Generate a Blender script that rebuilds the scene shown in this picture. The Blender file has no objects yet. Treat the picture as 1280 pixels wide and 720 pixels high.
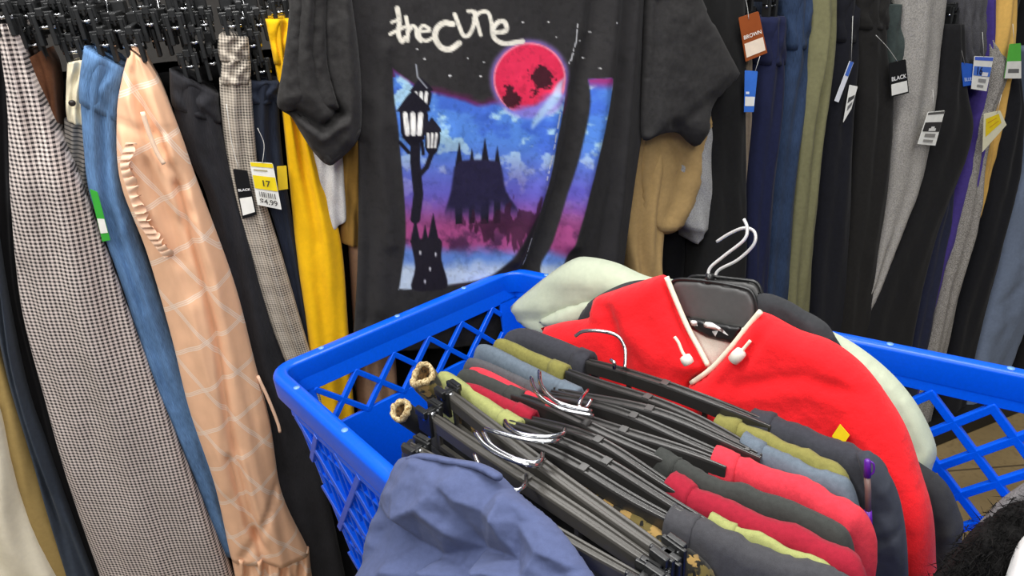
import bpy, math, random
import numpy as np
from mathutils import Vector, Matrix
from mathutils.geometry import delaunay_2d_cdt
random.seed(7); rng = np.random.default_rng(7)
S = bpy.context.scene; C = S.collection

# ------------------------------------------------------------------ camera
F = 850.0; H = 1.6; VP = (780.0, 2100.0)
d_ = np.array([VP[0]-640, -(VP[1]-360), -F]); d_ /= np.linalg.norm(d_)
up_ = -d_; fw_ = np.array([0, 0, -1.0]); y_ = fw_-up_*(fw_@up_); y_ /= np.linalg.norm(y_); x_ = np.cross(y_, up_)
R = np.array([x_, y_, up_]); O = np.array([0, 0, H])
cam = bpy.data.cameras.new('camera'); cam.sensor_width = 36; cam.lens = 36*F/1280; cam.clip_start = .02
co = bpy.data.objects.new('camera', cam); C.objects.link(co)
m4 = Matrix(R.tolist()).to_4x4(); m4.translation = Vector(O); co.matrix_world = m4
S.camera = co

def ray(px, py):
    px = np.asarray(px, float); py = np.asarray(py, float)
    v = np.stack([px-640, 360-py, np.full_like(px, -F)], -1)
    return v@R.T
def atz(px, py, z):
    r = ray(px, py); return O+r*((z-H)/r[..., 2])[..., None]
class Plane:
    """vertical (or leaning) sheet of space a garment hangs in; n faces the aisle"""
    def __init__(s, P, t, lean=0.0):
        t = np.array([t[0], t[1], 0.0]); t /= np.linalg.norm(t)
        n = np.array([t[1], -t[0], 0.0])
        s.P = np.array(P, float); s.t = t; s.n0 = n
        s.n = n*math.cos(lean)+np.array([0, 0, 1])*math.sin(lean)
    def hit(s, px, py, off=0.0):
        r = ray(px, py); P = s.P+s.n*off
        k = ((P-O)@s.n)/(r@s.n); return O+r*k[..., None]
    def moved(s, off):
        q = Plane(s.P, s.t); q.n = s.n; q.n0 = s.n0; q.P = s.P+s.n*off; return q

# ------------------------------------------------------------------ materials
def lin(c):
    c = np.array(c[:3], float)/255.0
    return tuple(np.where(c <= .04045, c/12.92, ((c+.055)/1.055)**2.4))+(1.0,)
MATS = {}
class NT:
    def __init__(s, name):
        s.m = bpy.data.materials.new(name); s.m.use_nodes = True; s.t = s.m.node_tree
        s.b = s.t.nodes['Principled BSDF']
    def n(s, ty, **kw):
        x = s.t.nodes.new(ty)
        for k, v in kw.items(): setattr(x, k, v)
        return x
    def l(s, a, b): s.t.links.new(a, b)
    def math(s, op, a, b=None):
        x = s.n('ShaderNodeMath', operation=op)
        for i, v in enumerate((a, b)):
            if v is None: continue
            if isinstance(v, (int, float)): x.inputs[i].default_value = v
            else: s.l(v, x.inputs[i])
        return x.outputs[0]
    def mix(s, f, a, b):
        x = s.n('ShaderNodeMix', data_type='RGBA')
        if isinstance(f, (int, float)): x.inputs[0].default_value = f
        else: s.l(f, x.inputs[0])
        for i, v in ((6, a), (7, b)):
            if isinstance(v, tuple): x.inputs[i].default_value = v
            else: s.l(v, x.inputs[i])
        return x.outputs[2]
    def noise(s, scale, detail=3, vec=None, rough=.5):
        x = s.n('ShaderNodeTexNoise'); x.inputs['Scale'].default_value = scale; x.inputs['Detail'].default_value = detail
        x.inputs['Roughness'].default_value = rough
        if vec is None:
            tc = s.n('ShaderNodeTexCoord'); vec = tc.outputs['Object']
        s.l(vec, x.inputs['Vector']); return x.outputs['Fac']
    def uv(s, rot=0.0):
        tc = s.n('ShaderNodeTexCoord'); mp = s.n('ShaderNodeMapping'); mp.inputs['Rotation'].default_value[2] = rot
        s.l(tc.outputs['UV'], mp.inputs['Vector']); sp = s.n('ShaderNodeSeparateXYZ'); s.l(mp.outputs[0], sp.inputs[0])
        return sp.outputs[0], sp.outputs[1]
    def ramp(s, f, a, b):
        x = s.n('ShaderNodeMapRange'); x.inputs[1].default_value = a; x.inputs[2].default_value = b
        s.l(f, x.inputs[0]); return x.outputs[0]
    def bump(s, h, dist, strength=1.0):
        x = s.n('ShaderNodeBump'); x.inputs['Distance'].default_value = dist; x.inputs['Strength'].default_value = strength
        s.l(h, x.inputs['Height']); s.l(x.outputs[0], s.b.inputs['Normal'])
    def done(s, col, rough=.9, sheen=.0, spec=.3, metal=0):
        if isinstance(col, tuple): s.b.inputs['Base Color'].default_value = col
        else: s.l(col, s.b.inputs['Base Color'])
        s.b.inputs['Roughness'].default_value = rough; s.b.inputs['Sheen Weight'].default_value = sheen
        s.b.inputs['Specular IOR Level'].default_value = spec; s.b.inputs['Metallic'].default_value = metal
        return s.m
def fabric(c, var=.18, sheen=.05, weave=1500, soft=25, bump=.0012, rough=.92):
    key = ('f', tuple(c), var, sheen, weave, soft, bump)
    if key in MATS: return MATS[key]
    t = NT('fabric'); base = lin(c)
    dk = tuple(x*(1-var*1.6) for x in base[:3])+(1,); lt = tuple(min(1, x*(1+var)) for x in base[:3])+(1,)
    f1 = t.noise(weave, 2); f2 = t.noise(soft*4, 4)
    f = t.math('ADD', t.math('MULTIPLY', f1, .6), t.math('MULTIPLY', f2, .4))
    col = t.mix(t.ramp(f, .35, .65), dk, lt)
    h = t.math('ADD', t.math('MULTIPLY', t.noise(soft, 3), 1.0), t.math('MULTIPLY', f1, .18))
    t.bump(h, bump*1.8, .5)
    MATS[key] = t.done(col, rough, sheen, .2); return MATS[key]
def denim(c):
    key = ('d', tuple(c))
    if key in MATS: return MATS[key]
    t = NT('denim'); base = lin(c); u, v = t.uv()
    cb = t.n('ShaderNodeCombineXYZ'); t.l(t.math('MULTIPLY', u, 900), cb.inputs[0]); t.l(t.math('MULTIPLY', v, 60), cb.inputs[1])
    f = t.noise(1, 3, cb.outputs[0]); g = t.noise(14, 4)
    dk = tuple(x*.6 for x in base[:3])+(1,); lt = tuple(min(1, x*1.45) for x in base[:3])+(1,)
    ff = t.math('ADD', t.math('MULTIPLY', f, .6), t.math('MULTIPLY', g, .4))
    t.bump(t.math('ADD', f, t.math('MULTIPLY', g, 3)), .002, .5)
    MATS[key] = t.done(t.mix(t.ramp(ff, .33, .67), dk, lt), .9, .05, .2); return MATS[key]
def check(light, dark, pitch, duty=.5, blend=1.0, rot=0.0, big=0):
    t = NT('check_cloth'); u, v = t.uv(rot)
    def st(x): return t.math('LESS_THAN', t.math('FRACT', t.math('ADD', t.math('DIVIDE', x, pitch), 50)), duty)
    a, b = st(u), st(v); f = t.math('MULTIPLY', t.math('ADD', a, b), .5*blend)
    if big:
        bu = t.math('LESS_THAN', t.math('FRACT', t.math('ADD', t.math('DIVIDE', u, big), 50)), .5)
        bv = t.math('LESS_THAN', t.math('FRACT', t.math('ADD', t.math('DIVIDE', v, big), 50)), .5)
        f = t.math('MULTIPLY', f, t.math('ADD', .62, t.math('MULTIPLY', t.math('ADD', bu, bv), .19)))
    col = t.mix(f, lin(light), lin(dark)); t.bump(t.noise(25, 3), .004, .5)
    return t.done(col, .92, .05, .2)
def plaid(base, l1, l2, pitch, rot):
    t = NT('plaid_cloth'); u, v = t.uv(rot); col = lin(base)
    out = None
    nz = t.noise(30, 4); col = t.mix(t.ramp(nz, .3, .7), tuple(x*.92 for x in col[:3])+(1,), col)
    for x in (u, v):
        fr = t.math('FRACT', t.math('ADD', t.math('DIVIDE', x, pitch), 50))
        for c, w, k in ((.5, .05, l2), (.46, .009, l1), (.5, .009, l1), (.54, .009, l1)):
            f = t.math('LESS_THAN', t.math('ABSOLUTE', t.math('SUBTRACT', fr, c)), w)
            col = t.mix(t.math('MULTIPLY', f, .4 if k is l2 else .6), col, lin(k))
    t.bump(t.noise(20, 2), .0015, .4)
    return t.done(col, .9, .08, .2)
def camo():
    t = NT('camo_cloth'); a = t.noise(34, 3); b = t.noise(55, 3)
    c = t.mix(t.ramp(a, .47, .5), lin((38, 36, 30)), lin((96, 84, 46)))
    c = t.mix(t.ramp(b, .55, .58), c, lin((150, 122, 72))); c = t.mix(t.ramp(t.noise(80, 2), .6, .62), c, lin((24, 24, 22)))
    t.bump(t.noise(40, 3), .004, .6); return t.done(c, .95, .1, .2)
def plain(c, rough=.4, spec=.5, metal=0, bump=0, bscale=60, coat=0):
    key = ('p', tuple(c), rough, spec, metal, bump)
    if key in MATS: return MATS[key]
    t = NT('plastic' if not metal else 'metal'); base = lin(c)
    nz = t.noise(bscale, 3); col = t.mix(t.ramp(nz, .3, .7), tuple(x*.9 for x in base[:3])+(1,), base)
    if bump: t.bump(nz, bump, .5)
    MATS[key] = t.done(col, rough, 0, spec, metal); return MATS[key]
def heather(c, c2, scale=600):
    t = NT('heather_cloth'); f = t.noise(scale, 4, rough=.7)
    t.bump(t.noise(25, 3), .004, .5)
    return t.done(t.mix(t.ramp(f, .38, .62), lin(c), lin(c2)), .95, .08, .2)
BLACKP = plain((30, 31, 32), .32, .55, bump=.0004, bscale=150)
HPL = plain((70, 68, 64), .34, .6, bump=.0003, bscale=90); HPL2 = plain((48, 47, 46), .28, .6, bump=.0004, bscale=70)  # lighter HPL puts the front hangers' highlights into the colour
CHROME = plain((205, 207, 210), .16, .5, 1)
BLUE = plain((0, 92, 234), .33, .5, bump=.0003, bscale=200)

# ------------------------------------------------------------------ objects
LOC = {}
def link(name, verts, faces, mat, parent=None, smooth=True, uv=None, mats=None, fmat=None):
    me = bpy.data.meshes.new(name)
    base = np.zeros(3)
    me.from_pydata(np.asarray(verts).tolist(), [], [list(f) for f in faces])
    for m in (mats or [mat]): me.materials.append(m)
    if fmat is not None: me.polygons.foreach_set('material_index', np.asarray(fmat, np.int32))
    if smooth: me.polygons.foreach_set('use_smooth', [True]*len(me.polygons))
    if uv is not None:
        ul = me.uv_layers.new(name='UVMap'); vi = np.zeros(len(me.loops), np.int32); me.loops.foreach_get('vertex_index', vi)
        ul.data.foreach_set('uv', np.asarray(uv)[vi].astype(np.float32).ravel())
    me.update()
    o = bpy.data.objects.new(name, me); C.objects.link(o)
    if parent is not None:
        o.parent = parent; o.matrix_parent_inverse = parent.matrix_world.inverted()
    return o
def tag(o, label=None, cat=None, group=None, kind=None):
    for k, v in (('label', label), ('category', cat), ('group', group), ('kind', kind)):
        if v: o[k] = v
    return o
def thing(name, loc, label, cat, group=None):
    o = bpy.data.objects.new(name, None); o.empty_display_size = .05; C.objects.link(o); o.location = Vector(np.asarray(loc, float))
    o.matrix_world = Matrix.Translation(Vector(np.asarray(loc, float)))
    return tag(o, label, cat, group)
class MB:
    def __init__(s): s.v = []; s.f = []; s.m = []; s.cur = 0
    def add(s, V, Fc):
        k = len(s.v); s.v += [tuple(map(float, p)) for p in V]; s.f += [tuple(i+k for i in f) for f in Fc]; s.m += [s.cur]*len(Fc); return s
    def box(s, c, ax, ay, az):
        c, ax, ay, az = (np.asarray(q, float) for q in (c, ax, ay, az))
        V = [c+i*ax+j*ay+k*az for k in (-1, 1) for j in (-1, 1) for i in (-1, 1)]
        return s.add(V, [(0, 2, 3, 1), (4, 5, 7, 6), (0, 1, 5, 4), (2, 6, 7, 3), (0, 4, 6, 2), (1, 3, 7, 5)])
    def bar(s, a, b, w, h, up):
        """box from a to b, width w across, height h along up"""
        a, b, up = (np.asarray(q, float) for q in (a, b, up)); d = b-a; L = np.linalg.norm(d); d /= L
        x = np.cross(d, up); x /= np.linalg.norm(x); u = np.cross(x, d)
        return s.box((a+b)/2, d*L/2, x*w/2, u*h/2)
    def tube(s, P, r, n=8, cap=True):
        P = np.asarray(P, float); N = len(P); T = np.gradient(P, axis=0); T /= np.linalg.norm(T, axis=1)[:, None]
        ref = np.array([0, 0, 1.0]) if abs(T[0][2]) < .9 else np.array([1.0, 0, 0])
        u = np.cross(T[0], ref); u /= np.linalg.norm(u); V = []
        rr = np.full(N, r) if np.isscalar(r) else np.asarray(r)
        for i in range(N):
            u = u-T[i]*(u@T[i]); u /= np.linalg.norm(u); w = np.cross(T[i], u)
            for k in range(n):
                a = 2*math.pi*k/n; V.append(P[i]+rr[i]*(math.cos(a)*u+math.sin(a)*w))
        Fc = [(i*n+k, i*n+(k+1) % n, (i+1)*n+(k+1) % n, (i+1)*n+k) for i in range(N-1) for k in range(n)]
        if cap: Fc += [tuple(range(n))[::-1], tuple((N-1)*n+k for k in range(n))]
        return s.add(V, Fc)
    def rings(s, Rg, cap=True):
        Rg = np.asarray(Rg); N, n, _ = Rg.shape
        Fc = [(i*n+k, i*n+(k+1) % n, (i+1)*n+(k+1) % n, (i+1)*n+k) for i in range(N-1) for k in range(n)]
        if cap: Fc += [tuple(range(n))[::-1], tuple((N-1)*n+k for k in range(n))]
        return s.add(Rg.reshape(-1, 3), Fc)
    def build(s, name, mat, parent=None, smooth=False, **kw):
        return link(name, s.v, s.f, mat, parent, smooth, fmat=s.m if kw.get('mats') else None, **kw)
def smoothline(P, n=6):
    P = np.asarray(P, float); Q = np.vstack([2*P[0]-P[1], P, 2*P[-1]-P[-2]]); out = []
    for i in range(1, len(Q)-2):
        a, b, c, d = Q[i-1], Q[i], Q[i+1], Q[i+2]
        for k in range(n):
            t = k/n; out.append(.5*((2*b)+(c-a)*t+(2*a-5*b+4*c-d)*t*t+(3*b-a-3*c+d)*t**3))
    out.append(P[-1]); return np.array(out)
def bevel(o, w, seg=2, ang=40):
    m = o.modifiers.new('bevel', 'BEVEL'); m.width = w; m.segments = seg; m.limit_method = 'ANGLE'; m.angle_limit = math.radians(ang); return o
def segdist(px, py, line):
    line = np.asarray(line, float); best = np.full(np.shape(px), 1e9)
    for (x0, y0), (x1, y1) in zip(line[:-1], line[1:]):
        dx, dy = x1-x0, y1-y0; L = dx*dx+dy*dy+1e-9
        t = np.clip(((px-x0)*dx+(py-y0)*dy)/L, 0, 1)
        best = np.minimum(best, np.hypot(px-x0-t*dx, py-y0-t*dy))
    return best
def creased(px, py, creases):
    d = np.zeros(np.shape(px))
    for line, amp, sig in creases or ():
        d += amp*np.exp(-(segdist(px, py, line)/sig)**2)
    return d
def vnoise(x, y, seed=0):
    xi = np.floor(x).astype(int); yi = np.floor(y).astype(int); fx = x-xi; fy = y-yi
    def h(a, b):
        n = (a*374761393+b*668265263+seed*974711) & 0x7fffffff; n = ((n ^ (n >> 13))*1274126177) & 0x7fffffff
        return ((n ^ (n >> 16)) & 0xffff)/65535.0
    sx = fx*fx*(3-2*fx); sy = fy*fy*(3-2*fy)
    return (h(xi, yi)*(1-sx)+h(xi+1, yi)*sx)*(1-sy)+(h(xi, yi+1)*(1-sx)+h(xi+1, yi+1)*sx)*sy
def fbm(x, y, seed=0, o=4):
    s = 0; a = .5; t = 0
    for i in range(o): s = s+a*vnoise(x*2**i, y*2**i, seed+i*17); t += a; a *= .55
    return s/t
def resamp(P, N):
    """polyline given top to bottom, sampled at N heights evenly spread over its own y range"""
    P = np.asarray(P, float); ys = np.linspace(P[0, 1], P[-1, 1], N)
    Q = smoothline(P, 8); q = np.maximum.accumulate(Q[:, 1]+np.arange(len(Q))*1e-6)
    return np.stack([np.interp(ys, q, Q[:, 0]), ys], 1)

def loft(Lp, Rp, pl, off=0., depth=.14, rows=60, cols=26, bulge=.35, bmax=.03, folds=.0035, nf=1.3, creases=None, seed=0, wob=.02, grow=0., rough=.002):
    """tube of cloth: the face turned to the aisle follows the two edges, the rest goes back by depth"""
    L = resamp(Lp, rows); Rr = resamp(Rp, rows)
    s = np.linspace(0, 1, cols); px = L[:, :1]*(1-s)+Rr[:, :1]*s; py = L[:, 1:]*(1-s)+Rr[:, 1:]*s
    W = pl.hit(px, py, off)
    wid = np.linalg.norm(W[:, -1]-W[:, 0], axis=1)[:, None]
    b = np.minimum(bulge*wid, bmax); e = (1-np.abs(2*s-1)**2.6)**(1/2.6)
    tt = np.linspace(0, 1, rows)[:, None]; r = random.Random(seed); p1, p2 = r.random()*6, r.random()*6
    wav = np.sin(2*math.pi*(nf*s+p1+.35*np.sin(2.2*tt*3+p2)))+.6*np.sin(2*math.pi*(nf*1.9*s+p2+.4*np.sin(3*tt+p1)))
    wr = fbm(px/13+seed*3.1-py/60, py/70, seed)-.5+.25*(fbm(px/12, py/20, seed+5)-.5)
    D = b*e+folds*wav*e+rough*4*wr*e+creased(px, py, creases)*np.minimum(1, e*1.5)+grow
    V = W+D[..., None]*pl.n
    if grow:
        dirs = (W[:, -1]-W[:, 0]); dirs /= np.linalg.norm(dirs, axis=1)[:, None]
        V = V+dirs[:, None, :]*((s-.5)*2*grow)[None, :, None]
    bs = np.array([.97, .9, .7, .4, .15, .05]); bd = np.array([.35, .75, 1, 1, .75, .35])
    Bk = (W[:, :1]*(1-bs)[None, :, None]+W[:, -1:]*bs[None, :, None])-pl.n*(depth*bd+grow)[None, :, None]
    Rg = np.concatenate([V, Bk], 1); N, n, _ = Rg.shape
    Fc = [(i*n+k, (i+1)*n+k, (i+1)*n+(k+1) % n, i*n+(k+1) % n) for i in range(N-1) for k in range(n)]
    Fc += [tuple(range(n)), tuple((N-1)*n+k for k in range(n))[::-1]]
    ln = np.concatenate([[0], np.cumsum(np.linalg.norm(np.diff((W[:, 0]+W[:, -1])/2, axis=0), axis=1))])
    u = np.concatenate([(s-.5)[None]*wid, (bs-.5)[None]*wid], 1); v = np.repeat(ln[:, None], n, 1)
    return Rg.reshape(-1, 3), Fc, np.stack([u, v], -1).reshape(-1, 2), (px, py)
def bounds(name, *a): pass

def crumple(x, y, lam, seed):
    r = random.Random(seed); out = 0
    wx = x+lam*.5*(fbm(x/lam, y/lam, seed+1, 2)-.5); wy = y+lam*.5*(fbm(x/lam, y/lam, seed+2, 2)-.5)
    for i in range(4):
        a = r.random()*math.pi; p = (wx*math.cos(a)+wy*math.sin(a))/(lam*(.8+.6*r.random()))+r.random()
        out = out+np.abs(p-np.round(p))*2*(fbm(x/lam/1.5+i*9, y/lam/1.5, seed+i, 2))
    return out/2-.5
def puffy(poly, pl, thick=.02, step=6, rad=22, creases=None, off=0., back=.6, rough=.0015, seed=0, smoothp=True, und=0., crum=0., lam=50):
    """cushion of cloth with the traced outline, domed to both sides"""
    P = np.asarray(poly, float)
    if smoothp: P = smoothline(np.vstack([P, P[:1]]), 5)[:-1]
    # even spacing
    Q = np.vstack([P, P[:1]]); cl = np.concatenate([[0], np.cumsum(np.linalg.norm(np.diff(Q, axis=0), axis=1))])
    nb = max(12, int(cl[-1]/step)); sv = np.linspace(0, cl[-1], nb, endpoint=False)
    P = np.stack([np.interp(sv, cl, Q[:, 0]), np.interp(sv, cl, Q[:, 1])], 1)
    x0, y0 = P.min(0); x1, y1 = P.max(0)
    gx, gy = np.meshgrid(np.arange(x0, x1, step), np.arange(y0, y1, step)); gx = gx.astype(float); gx[1::2] += step/2
    g = np.stack([gx.ravel(), gy.ravel()], 1)
    ins = np.zeros(len(g), bool); j = len(P)-1
    for i in range(len(P)):
        c = (P[i, 1] > g[:, 1]) != (P[j, 1] > g[:, 1])
        ins ^= c & (g[:, 0] < (P[j, 0]-P[i, 0])*(g[:, 1]-P[i, 1])/(P[j, 1]-P[i, 1]+1e-12)+P[i, 0]); j = i
    g = g[ins]; loop = np.vstack([P, P[:1]])
    dd = segdist(g[:, 0], g[:, 1], loop); g = g[dd > step*.6]; dd = dd[dd > step*.6]
    pts = [Vector(p) for p in P]+[Vector(p) for p in g]
    res = delaunay_2d_cdt(pts, [(i, (i+1) % nb) for i in range(nb)], [], 1, 1e-4)
    co2 = np.array([tuple(v) for v in res[0]]); tris = [tuple(f) for f in res[2]]
    d = segdist(co2[:, 0], co2[:, 1], loop); k = np.clip(d/rad, 0, 1); dome = np.sqrt(1-(1-k)**2)
    px, py = co2[:, 0], co2[:, 1]; W = pl.hit(px, py, off)
    nz = fbm(px/30+seed, py/30, seed)-.5+.5*(fbm(px/10, py/10, seed+3)-.5)
    fr = thick*dome+rough*6*nz*dome+creased(px, py, creases)*np.minimum(1, dome*1.3)
    if und: fr = fr+und*(fbm(px/55+seed*2, py/55, seed+9)-.5)*dome
    if crum: fr = fr+crum*crumple(px, py, lam, seed)*dome
    V1 = W+fr[:, None]*pl.n; bd = d < .05
    idx = np.arange(len(co2)); bi = idx.copy(); inner = np.where(~bd)[0]; bi[inner] = len(co2)+np.arange(len(inner))
    V2 = (W-(thick*back*dome)[:, None]*pl.n)[inner]
    # orient
    a, b, c = tris[0]; nn = np.cross(V1[b]-V1[a], V1[c]-V1[a])
    if nn@(O-V1[a]) < 0: tris = [t[::-1] for t in tris]
    Fc = tris+[tuple(bi[i] for i in t[::-1]) for t in tris]
    A = W[0]; tt = pl.t; q = np.concatenate([W, W[inner]])
    uv = np.stack([q@tt, -q[:, 2]/max(.2, math.hypot(*pl.n[:2]))], 1)
    return np.concatenate([V1, V2]), Fc, uv, (px, py)
def shift(res, d):
    return (res[0]+np.asarray(d),)+tuple(res[1:])

# ------------------------------------------------------------------ the setting
def floor_mat():
    t = NT('floor_tiles'); a = t.noise(3, 4); b = t.noise(60, 4)
    c = t.mix(t.ramp(a, .3, .7), lin((134, 114, 78)), lin((158, 136, 96))); c = t.mix(t.ramp(b, .5, .8), c, lin((128, 108, 76)))
    tc = t.n('ShaderNodeTexCoord'); br = t.n('ShaderNodeTexBrick'); br.offset = 0; t.l(tc.outputs['Object'], br.inputs['Vector'])
    br.inputs['Scale'].default_value = 1; br.inputs['Brick Width'].default_value = .45; br.inputs['Row Height'].default_value = .45
    br.inputs['Mortar Size'].default_value = .004; br.inputs['Color1'].default_value = br.inputs['Color2'].default_value = (0, 0, 0, 1); br.inputs['Mortar'].default_value = (1, 1, 1, 1)
    c = t.mix(br.outputs['Color'], c, lin((92, 78, 56))); return t.done(c, .35, 0, .4)
ZF = -.12
fl = MB().box((.3, 1.6, ZF-.05), (3.2, 0, 0), (0, 2.6, 0), (0, 0, .05)).build('floor', floor_mat()); tag(fl, 'beige speckled shop floor under the clothes rack', 'floor', kind='structure')
rackP = Plane((0, 1.5, 0), (2.02, .74))
wt, wn = rackP.t, rackP.n
wm = plain((70, 68, 66), .9, .2, bump=.002)
wl = MB().box(rackP.P-wn*1.15+np.array([0, 0, .9+ZF])+wt*.3, wt*2.9, wn*.05, (0, 0, .9)).build('wall_back', wm); tag(wl, 'dim grey shop wall behind the clothes rack', 'wall', kind='structure')

# ------------------------------------------------------------------ the rack
RZ = 1.66; RD = .155
rk = thing('clothes_rack', rackP.P-wn*RD, 'long black metal clothes rack carrying the row of trousers', 'clothes rack')
STEEL = plain((38, 38, 40), .35, .5, .8)
r0 = rackP.P-wn*RD-wt*1.15; r1 = rackP.P-wn*RD+wt*2.05
MB().tube([r0+[0, 0, RZ], r1+[0, 0, RZ]], .013, 14).build('rail', STEEL, rk, True)
for q in (r0, r1):
    MB().tube([q+[0, 0, ZF], q+[0, 0, RZ]], .016, 12).build('upright', STEEL, rk, True)
    MB().bar(q-wn*.28+[0, 0, ZF+.02], q+wn*.28+[0, 0, ZF+.02], .04, .04, (0, 0, 1)).build('foot', STEEL, rk)

bevel(MB().box((r0+r1)/2+wn*.03+[0, 0, ZF+.035], wt*(np.linalg.norm(r1-r0)/2-.03), wn*.24, (0, 0, .035)).build('base_board', plain((24, 24, 25), .5), rk), .006)
def clip_hanger(T, label, group='clip hangers along the rack', bar=.30, lean=0.0, tagc=None):
    """T: point where the near clip grips the garment"""
    T = np.asarray(T, float); back = -wn
    h = thing('clip_hanger', T, label, 'hanger', group)
    z = np.array([0, 0, 1.0]); b0 = T+z*.035
    m = MB(); m.bar(b0+back*-.012, b0+back*bar, .011, .014, z); m.bar(b0+back*-.012-z*.009, b0+back*bar-z*.009, .005, .012, z)
    m.box(b0+back*(bar/2)+z*.012, wt*.011, wn*.03, z*.012)
    bevel(m.build('hanger_bar', BLACKP, h), .002)
    for k in (0.0, bar-.02):
        q = T+back*k; c = MB()
        for sg in (1, -1):
            c.box(q+wt*sg*.010+z*.008, wt*.0035, wn*.013, z*.024)
            c.box(q+wt*sg*.013+z*.026, wt*.0045, wn*.009, z*.010)
        c.box(q+z*.030, wt*.012, wn*.008, z*.006)
        bevel(c.build('clip', BLACKP, h), .0015)
        MB().tube([q-wt*.016+z*.012+wn*.004, q+wt*.016+z*.012+wn*.004], .0035, 8).build('clip_spring', CHROME, h, True)
    p = b0+back*(bar/2)+z*.02; rl = r0+wt*((T-r0)@wt); top = np.array([*(rl[:2]), RZ+.013+.0025])
    q = np.array([p[0], p[1], p[2]])
    up = [q, q*.5+np.array([top[0], top[1], RZ-.05])*.5-wn*.012, np.array([top[0], top[1], RZ-.03])-wn*.021, np.array([top[0], top[1], RZ])-wn*.0185, top, np.array([top[0], top[1], RZ])+wn*.0185, np.array([top[0], top[1], RZ-.014])+wn*.021]
    MB().tube(smoothline(up, 6), .0021, 8).build('hook', CHROME, h, True)
    return h

# text as mesh
def text_geo(txt, size):
    cu = bpy.data.curves.new('t', 'FONT'); cu.body = txt; cu.size = size; cu.align_x = 'CENTER'; cu.align_y = 'CENTER'; cu.offset = .02*size
    o = bpy.data.objects.new('t', cu); C.objects.link(o); bpy.context.view_layer.update()
    me = o.evaluated_get(bpy.context.evaluated_depsgraph_get()).to_mesh()
    V = np.array([v.co[:] for v in me.vertices]).reshape(-1, 3); Fc = [tuple(p.vertices) for p in me.polygons]
    bpy.data.objects.remove(o); bpy.data.curves.remove(cu); return V, Fc
PAPER = (238, 238, 232)
def price_tag(parent, quad, pl, off, body, blocks=(), texts=(), string=None, label=None, name='price_tag', hole=True):
    """quad px TL TR BR BL; blocks: (u0,v0,u1,v1,colour); texts: (text,u,v,height in v,colour)"""
    Q = [pl.hit(np.array(p[0]), np.array(p[1]), off) for p in quad]
    def at(u, v, e=0.): return (Q[0]*(1-u)+Q[1]*u)*(1-v)+(Q[3]*(1-u)+Q[2]*u)*v+pl.n*e
    m = MB(); cols = [body]; m.cur = 0
    th = .0006; cc = .04
    ol = [(cc, 0), (1-cc, 0), (1, cc*.7), (1, 1), (0, 1), (0, cc*.7)]
    V = [at(u, v, th) for u, v in ol]+[at(u, v, -th) for u, v in ol]; n = len(ol)
    m.add(V, [tuple(range(n))[::-1], tuple(range(n, 2*n))]+[(i, (i+1) % n, n+(i+1) % n, n+i) for i in range(n)])
    e = th+.0004
    for u0, v0, u1, v1, c in blocks:
        e += .00025
        m.cur = len(cols); cols.append(c); m.add([at(u0, v0, e), at(u0, v1, e), at(u1, v1, e), at(u1, v0, e)], [(0, 1, 2, 3)])
    e += .0004
    wpx = np.linalg.norm(Q[1]-Q[0]); hpx = np.linalg.norm(Q[3]-Q[0])
    for t, u, v, hv, c in texts:
        TV, TF = text_geo(t, hv*hpx*1.35); TV = TV*min(1, .84*wpx*min(1, 2*min(u, 1-u)+.05)/max(1e-6, np.ptp(TV[:, 0]))); m.cur = len(cols); cols.append(c)
        m.add([at(u+a[0]/wpx, v-a[1]/hpx, e) for a in TV], TF)
    o = m.build(name, None, parent, mats=[plain(c, .5, .3) for c in cols])
    if label: o['label'] = label
    if string:
        P = [pl.hit(np.array(p[0]), np.array(p[1]), off+.002) for p in string]
        MB().tube(smoothline(P, 5) if len(P) > 2 else P, .0006, 5).build('tag_string', plain((215, 215, 210), .5), o, True)
    return o

GRP_L = 'trousers hanging along the rack'
def garment(name, L, Rr, mat, label, cat='trousers', off=0., band=None, hanger=None, hz=None, group=GRP_L, bandmat=None, **kw):
    if L[0][0] > 880 and 430 <= L[-1][1] <= 495:
        def longer(P): (x0, y0), (x1, y1) = P[-2], P[-1]; y2 = y1+62; x2 = x1+(x1-x0)/(y1-y0)*62; return list(P)+[(x2, y2)]
        L, Rr = longer(L), longer(Rr)
    v, f, uv, _ = loft(L, Rr, rackP, off, **kw)
    base = v.min(0)*np.array([0, 0, 1])+v.mean(0)*np.array([1, 1, 0])
    if band or True:
        o = thing(name, base, label, cat, group)
        link('trouser_leg' if cat in ('trousers', 'jeans') else 'body', v, f, mat, o, uv=uv)
    if band:
        Lb, Rb = np.asarray(L, float), np.asarray(Rr, float)
        def cut(P, y0, y1):
            Q = smoothline(P, 10); ys = np.linspace(max(y0, Q[0, 1]), y1, 5); q = np.maximum.accumulate(Q[:, 1]+np.arange(len(Q))*1e-6); return np.stack([np.interp(ys, q, Q[:, 0]), ys], 1)
        kk = dict(kw); kk['rows'] = 10; kk['grow'] = .002
        v, f, uv, _ = loft(cut(Lb, band[0], band[1]), cut(Rb, band[2] if len(band) > 2 else band[0], band[3] if len(band) > 2 else band[1]), rackP, off, **kk)
        link('waistband', v, f, bandmat or mat, o, uv=uv)
    if hanger is not None:
        T = rackP.hit(np.array(hanger[0]), np.array(hanger[1]), off-.006)
        clip_hanger(T, hanger[2])
    return o

blackc = lambda k=0: fabric((30+k, 30+k, 33+k), .2)
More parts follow.
